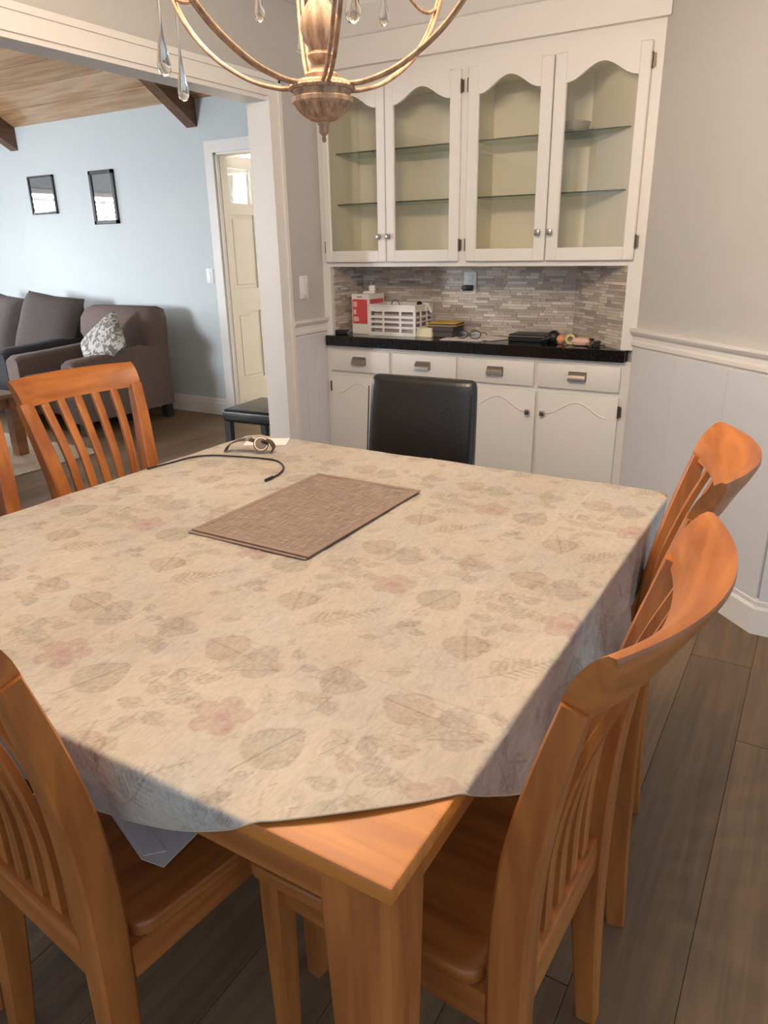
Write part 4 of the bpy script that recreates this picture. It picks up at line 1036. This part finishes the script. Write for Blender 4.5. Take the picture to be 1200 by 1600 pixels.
# ================================================================== LIVING ROOM
# armchair, back to the far wall
ac = empty('armchair', (-5.24, 4.03, 0), 0, 'brown tweed armchair with a patterned pillow against the living room wall', 'armchair')
A_ = M['armchair']
MB().box(-.30, .30, -.42, .35, .13, .30, .02, 3).build('base', A_, ac)
def arm(s):
    mb = MB(); rings = []
    for y, zt in ((-.54, .575), (-.50, .60), (-.2, .61), (.1, .625), (.42, .65)):
        w = .075; x0 = s * .345; r = .035
        rings.append([(x0 - w, y, .12), (x0 + w, y, .12), (x0 + w, y, zt - r), (x0 + w - r * .3, y, zt - r * .3), (x0 + w - r, y, zt), (x0 - w + r, y, zt), (x0 - w + r * .3, y, zt - r * .3), (x0 - w, y, zt - r)])
    return mb.loft(rings).build('arm', A_, ac, angle=50)
arm(-1); arm(1)
mb = MB(); mb.box(-.31, .31, -.52, .22, .30, .45, .045, 4).build('seat_cushion', A_, ac)
bk = MB(); rings = []
for z, y0, y1 in ((.13, .26, .46), (.6, .22, .47), (.72, .17, .47), (.84, .19, .475), (.91, .24, .465), (.935, .30, .42)):
    w = .412 if z < .62 else (.425 if z < .9 else .41 - (z > .92) * .03)
    q = .05; rings.append([(-w, y0 + q, z), (-w + q, y0, z), (w - q, y0, z), (w, y0 + q, z), (w, y1 - q, z), (w - q, y1, z), (-w + q, y1, z), (-w, y1 - q, z)])
bk.loft(rings).build('backrest', A_, ac, angle=60)
for s in (-1, 1):
    for y in (-.44, .40): MB().box(s * .34 - .035, s * .34 + .035, y - .035, y + .035, 0, .125).build('foot', M['black_plastic'], ac, smooth=False)
pl = pillow_mesh(MB(), .44, .40, .14, 16, Matrix.Rotation(math.radians(62), 4, 'X')).build('throw_pillow', M['pillow']); pl.location = (-5.0, 3.93, .675); pl.rotation_euler = (math.radians(-12), math.radians(-38), math.radians(22)); tag(pl, 'grey and white patterned throw pillow on the brown armchair', 'pillow')
so = empty('sofa', (-6.72, 4.12, 0), 0, 'dark charcoal sofa at the left edge of the photo', 'sofa')
S_ = M['sofa']
MB().box(-.85, .80, -.42, .35, .10, .32, .03, 3).build('base', S_, so)
for s in (1, -1):
    mb = MB(); rings = []
    for y, zt in ((-.58, .60), (-.52, .635), (-.2, .645), (.1, .665), (.42, .73)):
        x0 = s * .88; w = .09; r = .05
        rings.append([(x0 - w, y, .10), (x0 + w, y, .10), (x0 + w, y, zt - r), (x0 + w - r * .3, y, zt - r * .3), (x0 + w - r, y, zt), (x0 - w + r, y, zt), (x0 - w + r * .3, y, zt - r * .3), (x0 - w, y, zt - r)])
    mb.loft(rings).build('arm', S_, so, angle=50)
MB().box(-.80, .80, .24, .50, .10, .84, .06, 4).build('backrest', S_, so)
for x in (-.40, .40): MB().box(x - .395, x + .395, -.52, .22, .32, .47, .05, 4).build('seat_cushion', S_, so)
for s in (-1, 1):
    for y in (-.5, .4): MB().box(s * .85 - .03, s * .85 + .03, y - .03, y + .03, 0, .10).build('foot', M['black_plastic'], so, smooth=False)
for x, rz, rx, zz, lab in ((-6.07, 8, 68, .74, 'large taupe sofa cushion leaning beside the armchair'), (-6.80, -6, 70, .73, 'large taupe sofa cushion at the left edge of the photo')):
    o = pillow_mesh(MB(), .66, .60, .24, 18, Matrix.Rotation(math.radians(rx), 4, 'X'), ears=.10).build('sofa_cushion', M['sofa_cushion']); o.location = (x, 4.22, zz); o.rotation_euler.z = math.radians(rz); o.rotation_euler.y = math.radians(6)
    tag(o, lab, 'cushion', 'big cushions on the sofa')
sp = pillow_mesh(MB(), .38, .36, .12, 12, Matrix.Rotation(math.radians(64), 4, 'X')).build('throw_pillow', M['pillow']); sp.location = (-6.98, 3.98, .62); tag(sp, 'patterned throw pillow on the dark sofa at the photo edge', 'pillow')
rugo = MB().box(-6.3, -4.40, 1.7, 3.32, 0.0005, .012, .004, 2).build('area_rug', M['rug']); tag(rugo, 'beige rug under the coffee table', 'rug')
ctb = empty('coffee_table', (-5.45, 2.52, .012), 0, 'brown wooden coffee table on the beige rug', 'coffee table')
MB().box(-.66, .66, -.5, .5, .41, .445, .004, 2).build('tabletop', M['coffee'], ctb)
for s in (-1, 1):
    MB().box(-.58, .58, s * .45 - .012, s * .45 + .012, .34, .41).build('apron', M['coffee'], ctb, smooth=False)
    MB().box(s * .61 - .012, s * .61 + .012, -.44, .44, .34, .41).build('apron', M['coffee'], ctb, smooth=False)
    for t in (-1, 1): MB().box(s * .61 - .04, s * .61 + .04, t * .45 - .04, t * .45 + .04, 0, .41, .004, 1).build('leg', M['coffee'], ctb)
mg = empty('papers_stack', (-5.28, 2.78, .4575), .2, 'white papers on the coffee table', 'papers')
MB().box(-.15, .15, -.11, .11, 0, .008).build('sheets', M['paper'], mg, smooth=False)
def frame(x0, x1, z0, z1, b, lab):
    o = empty('wall_mirror', ((x0 + x1) / 2, YLV, (z0 + z1) / 2), 0, lab, 'mirror')
    w, h = (x1 - x0) / 2, (z1 - z0) / 2
    f = MB(); f.box(-w, w, -.022, 0, h - b, h, .003, 1); f.box(-w, w, -.022, 0, -h, -h + b, .003, 1); f.box(-w, -w + b, -.022, 0, -h, h, .003, 1); f.box(w - b, w, -.022, 0, -h, h, .003, 1)
    f.build('frame', M['dark_frame'], o, smooth=False)
    MB().box(-w + b - .002, w - b + .002, -.012, -.002, -h + b - .002, h - b + .002).build('mirror_glass', M['mirror'], o, smooth=False)
frame(-5.80, -5.485, 1.605, 2.04, .032, 'larger dark-framed wall mirror reflecting the window blinds')
frame(-6.665, -6.295, 1.715, 2.045, .020, 'smaller thin-framed wall mirror nearer the photo edge')
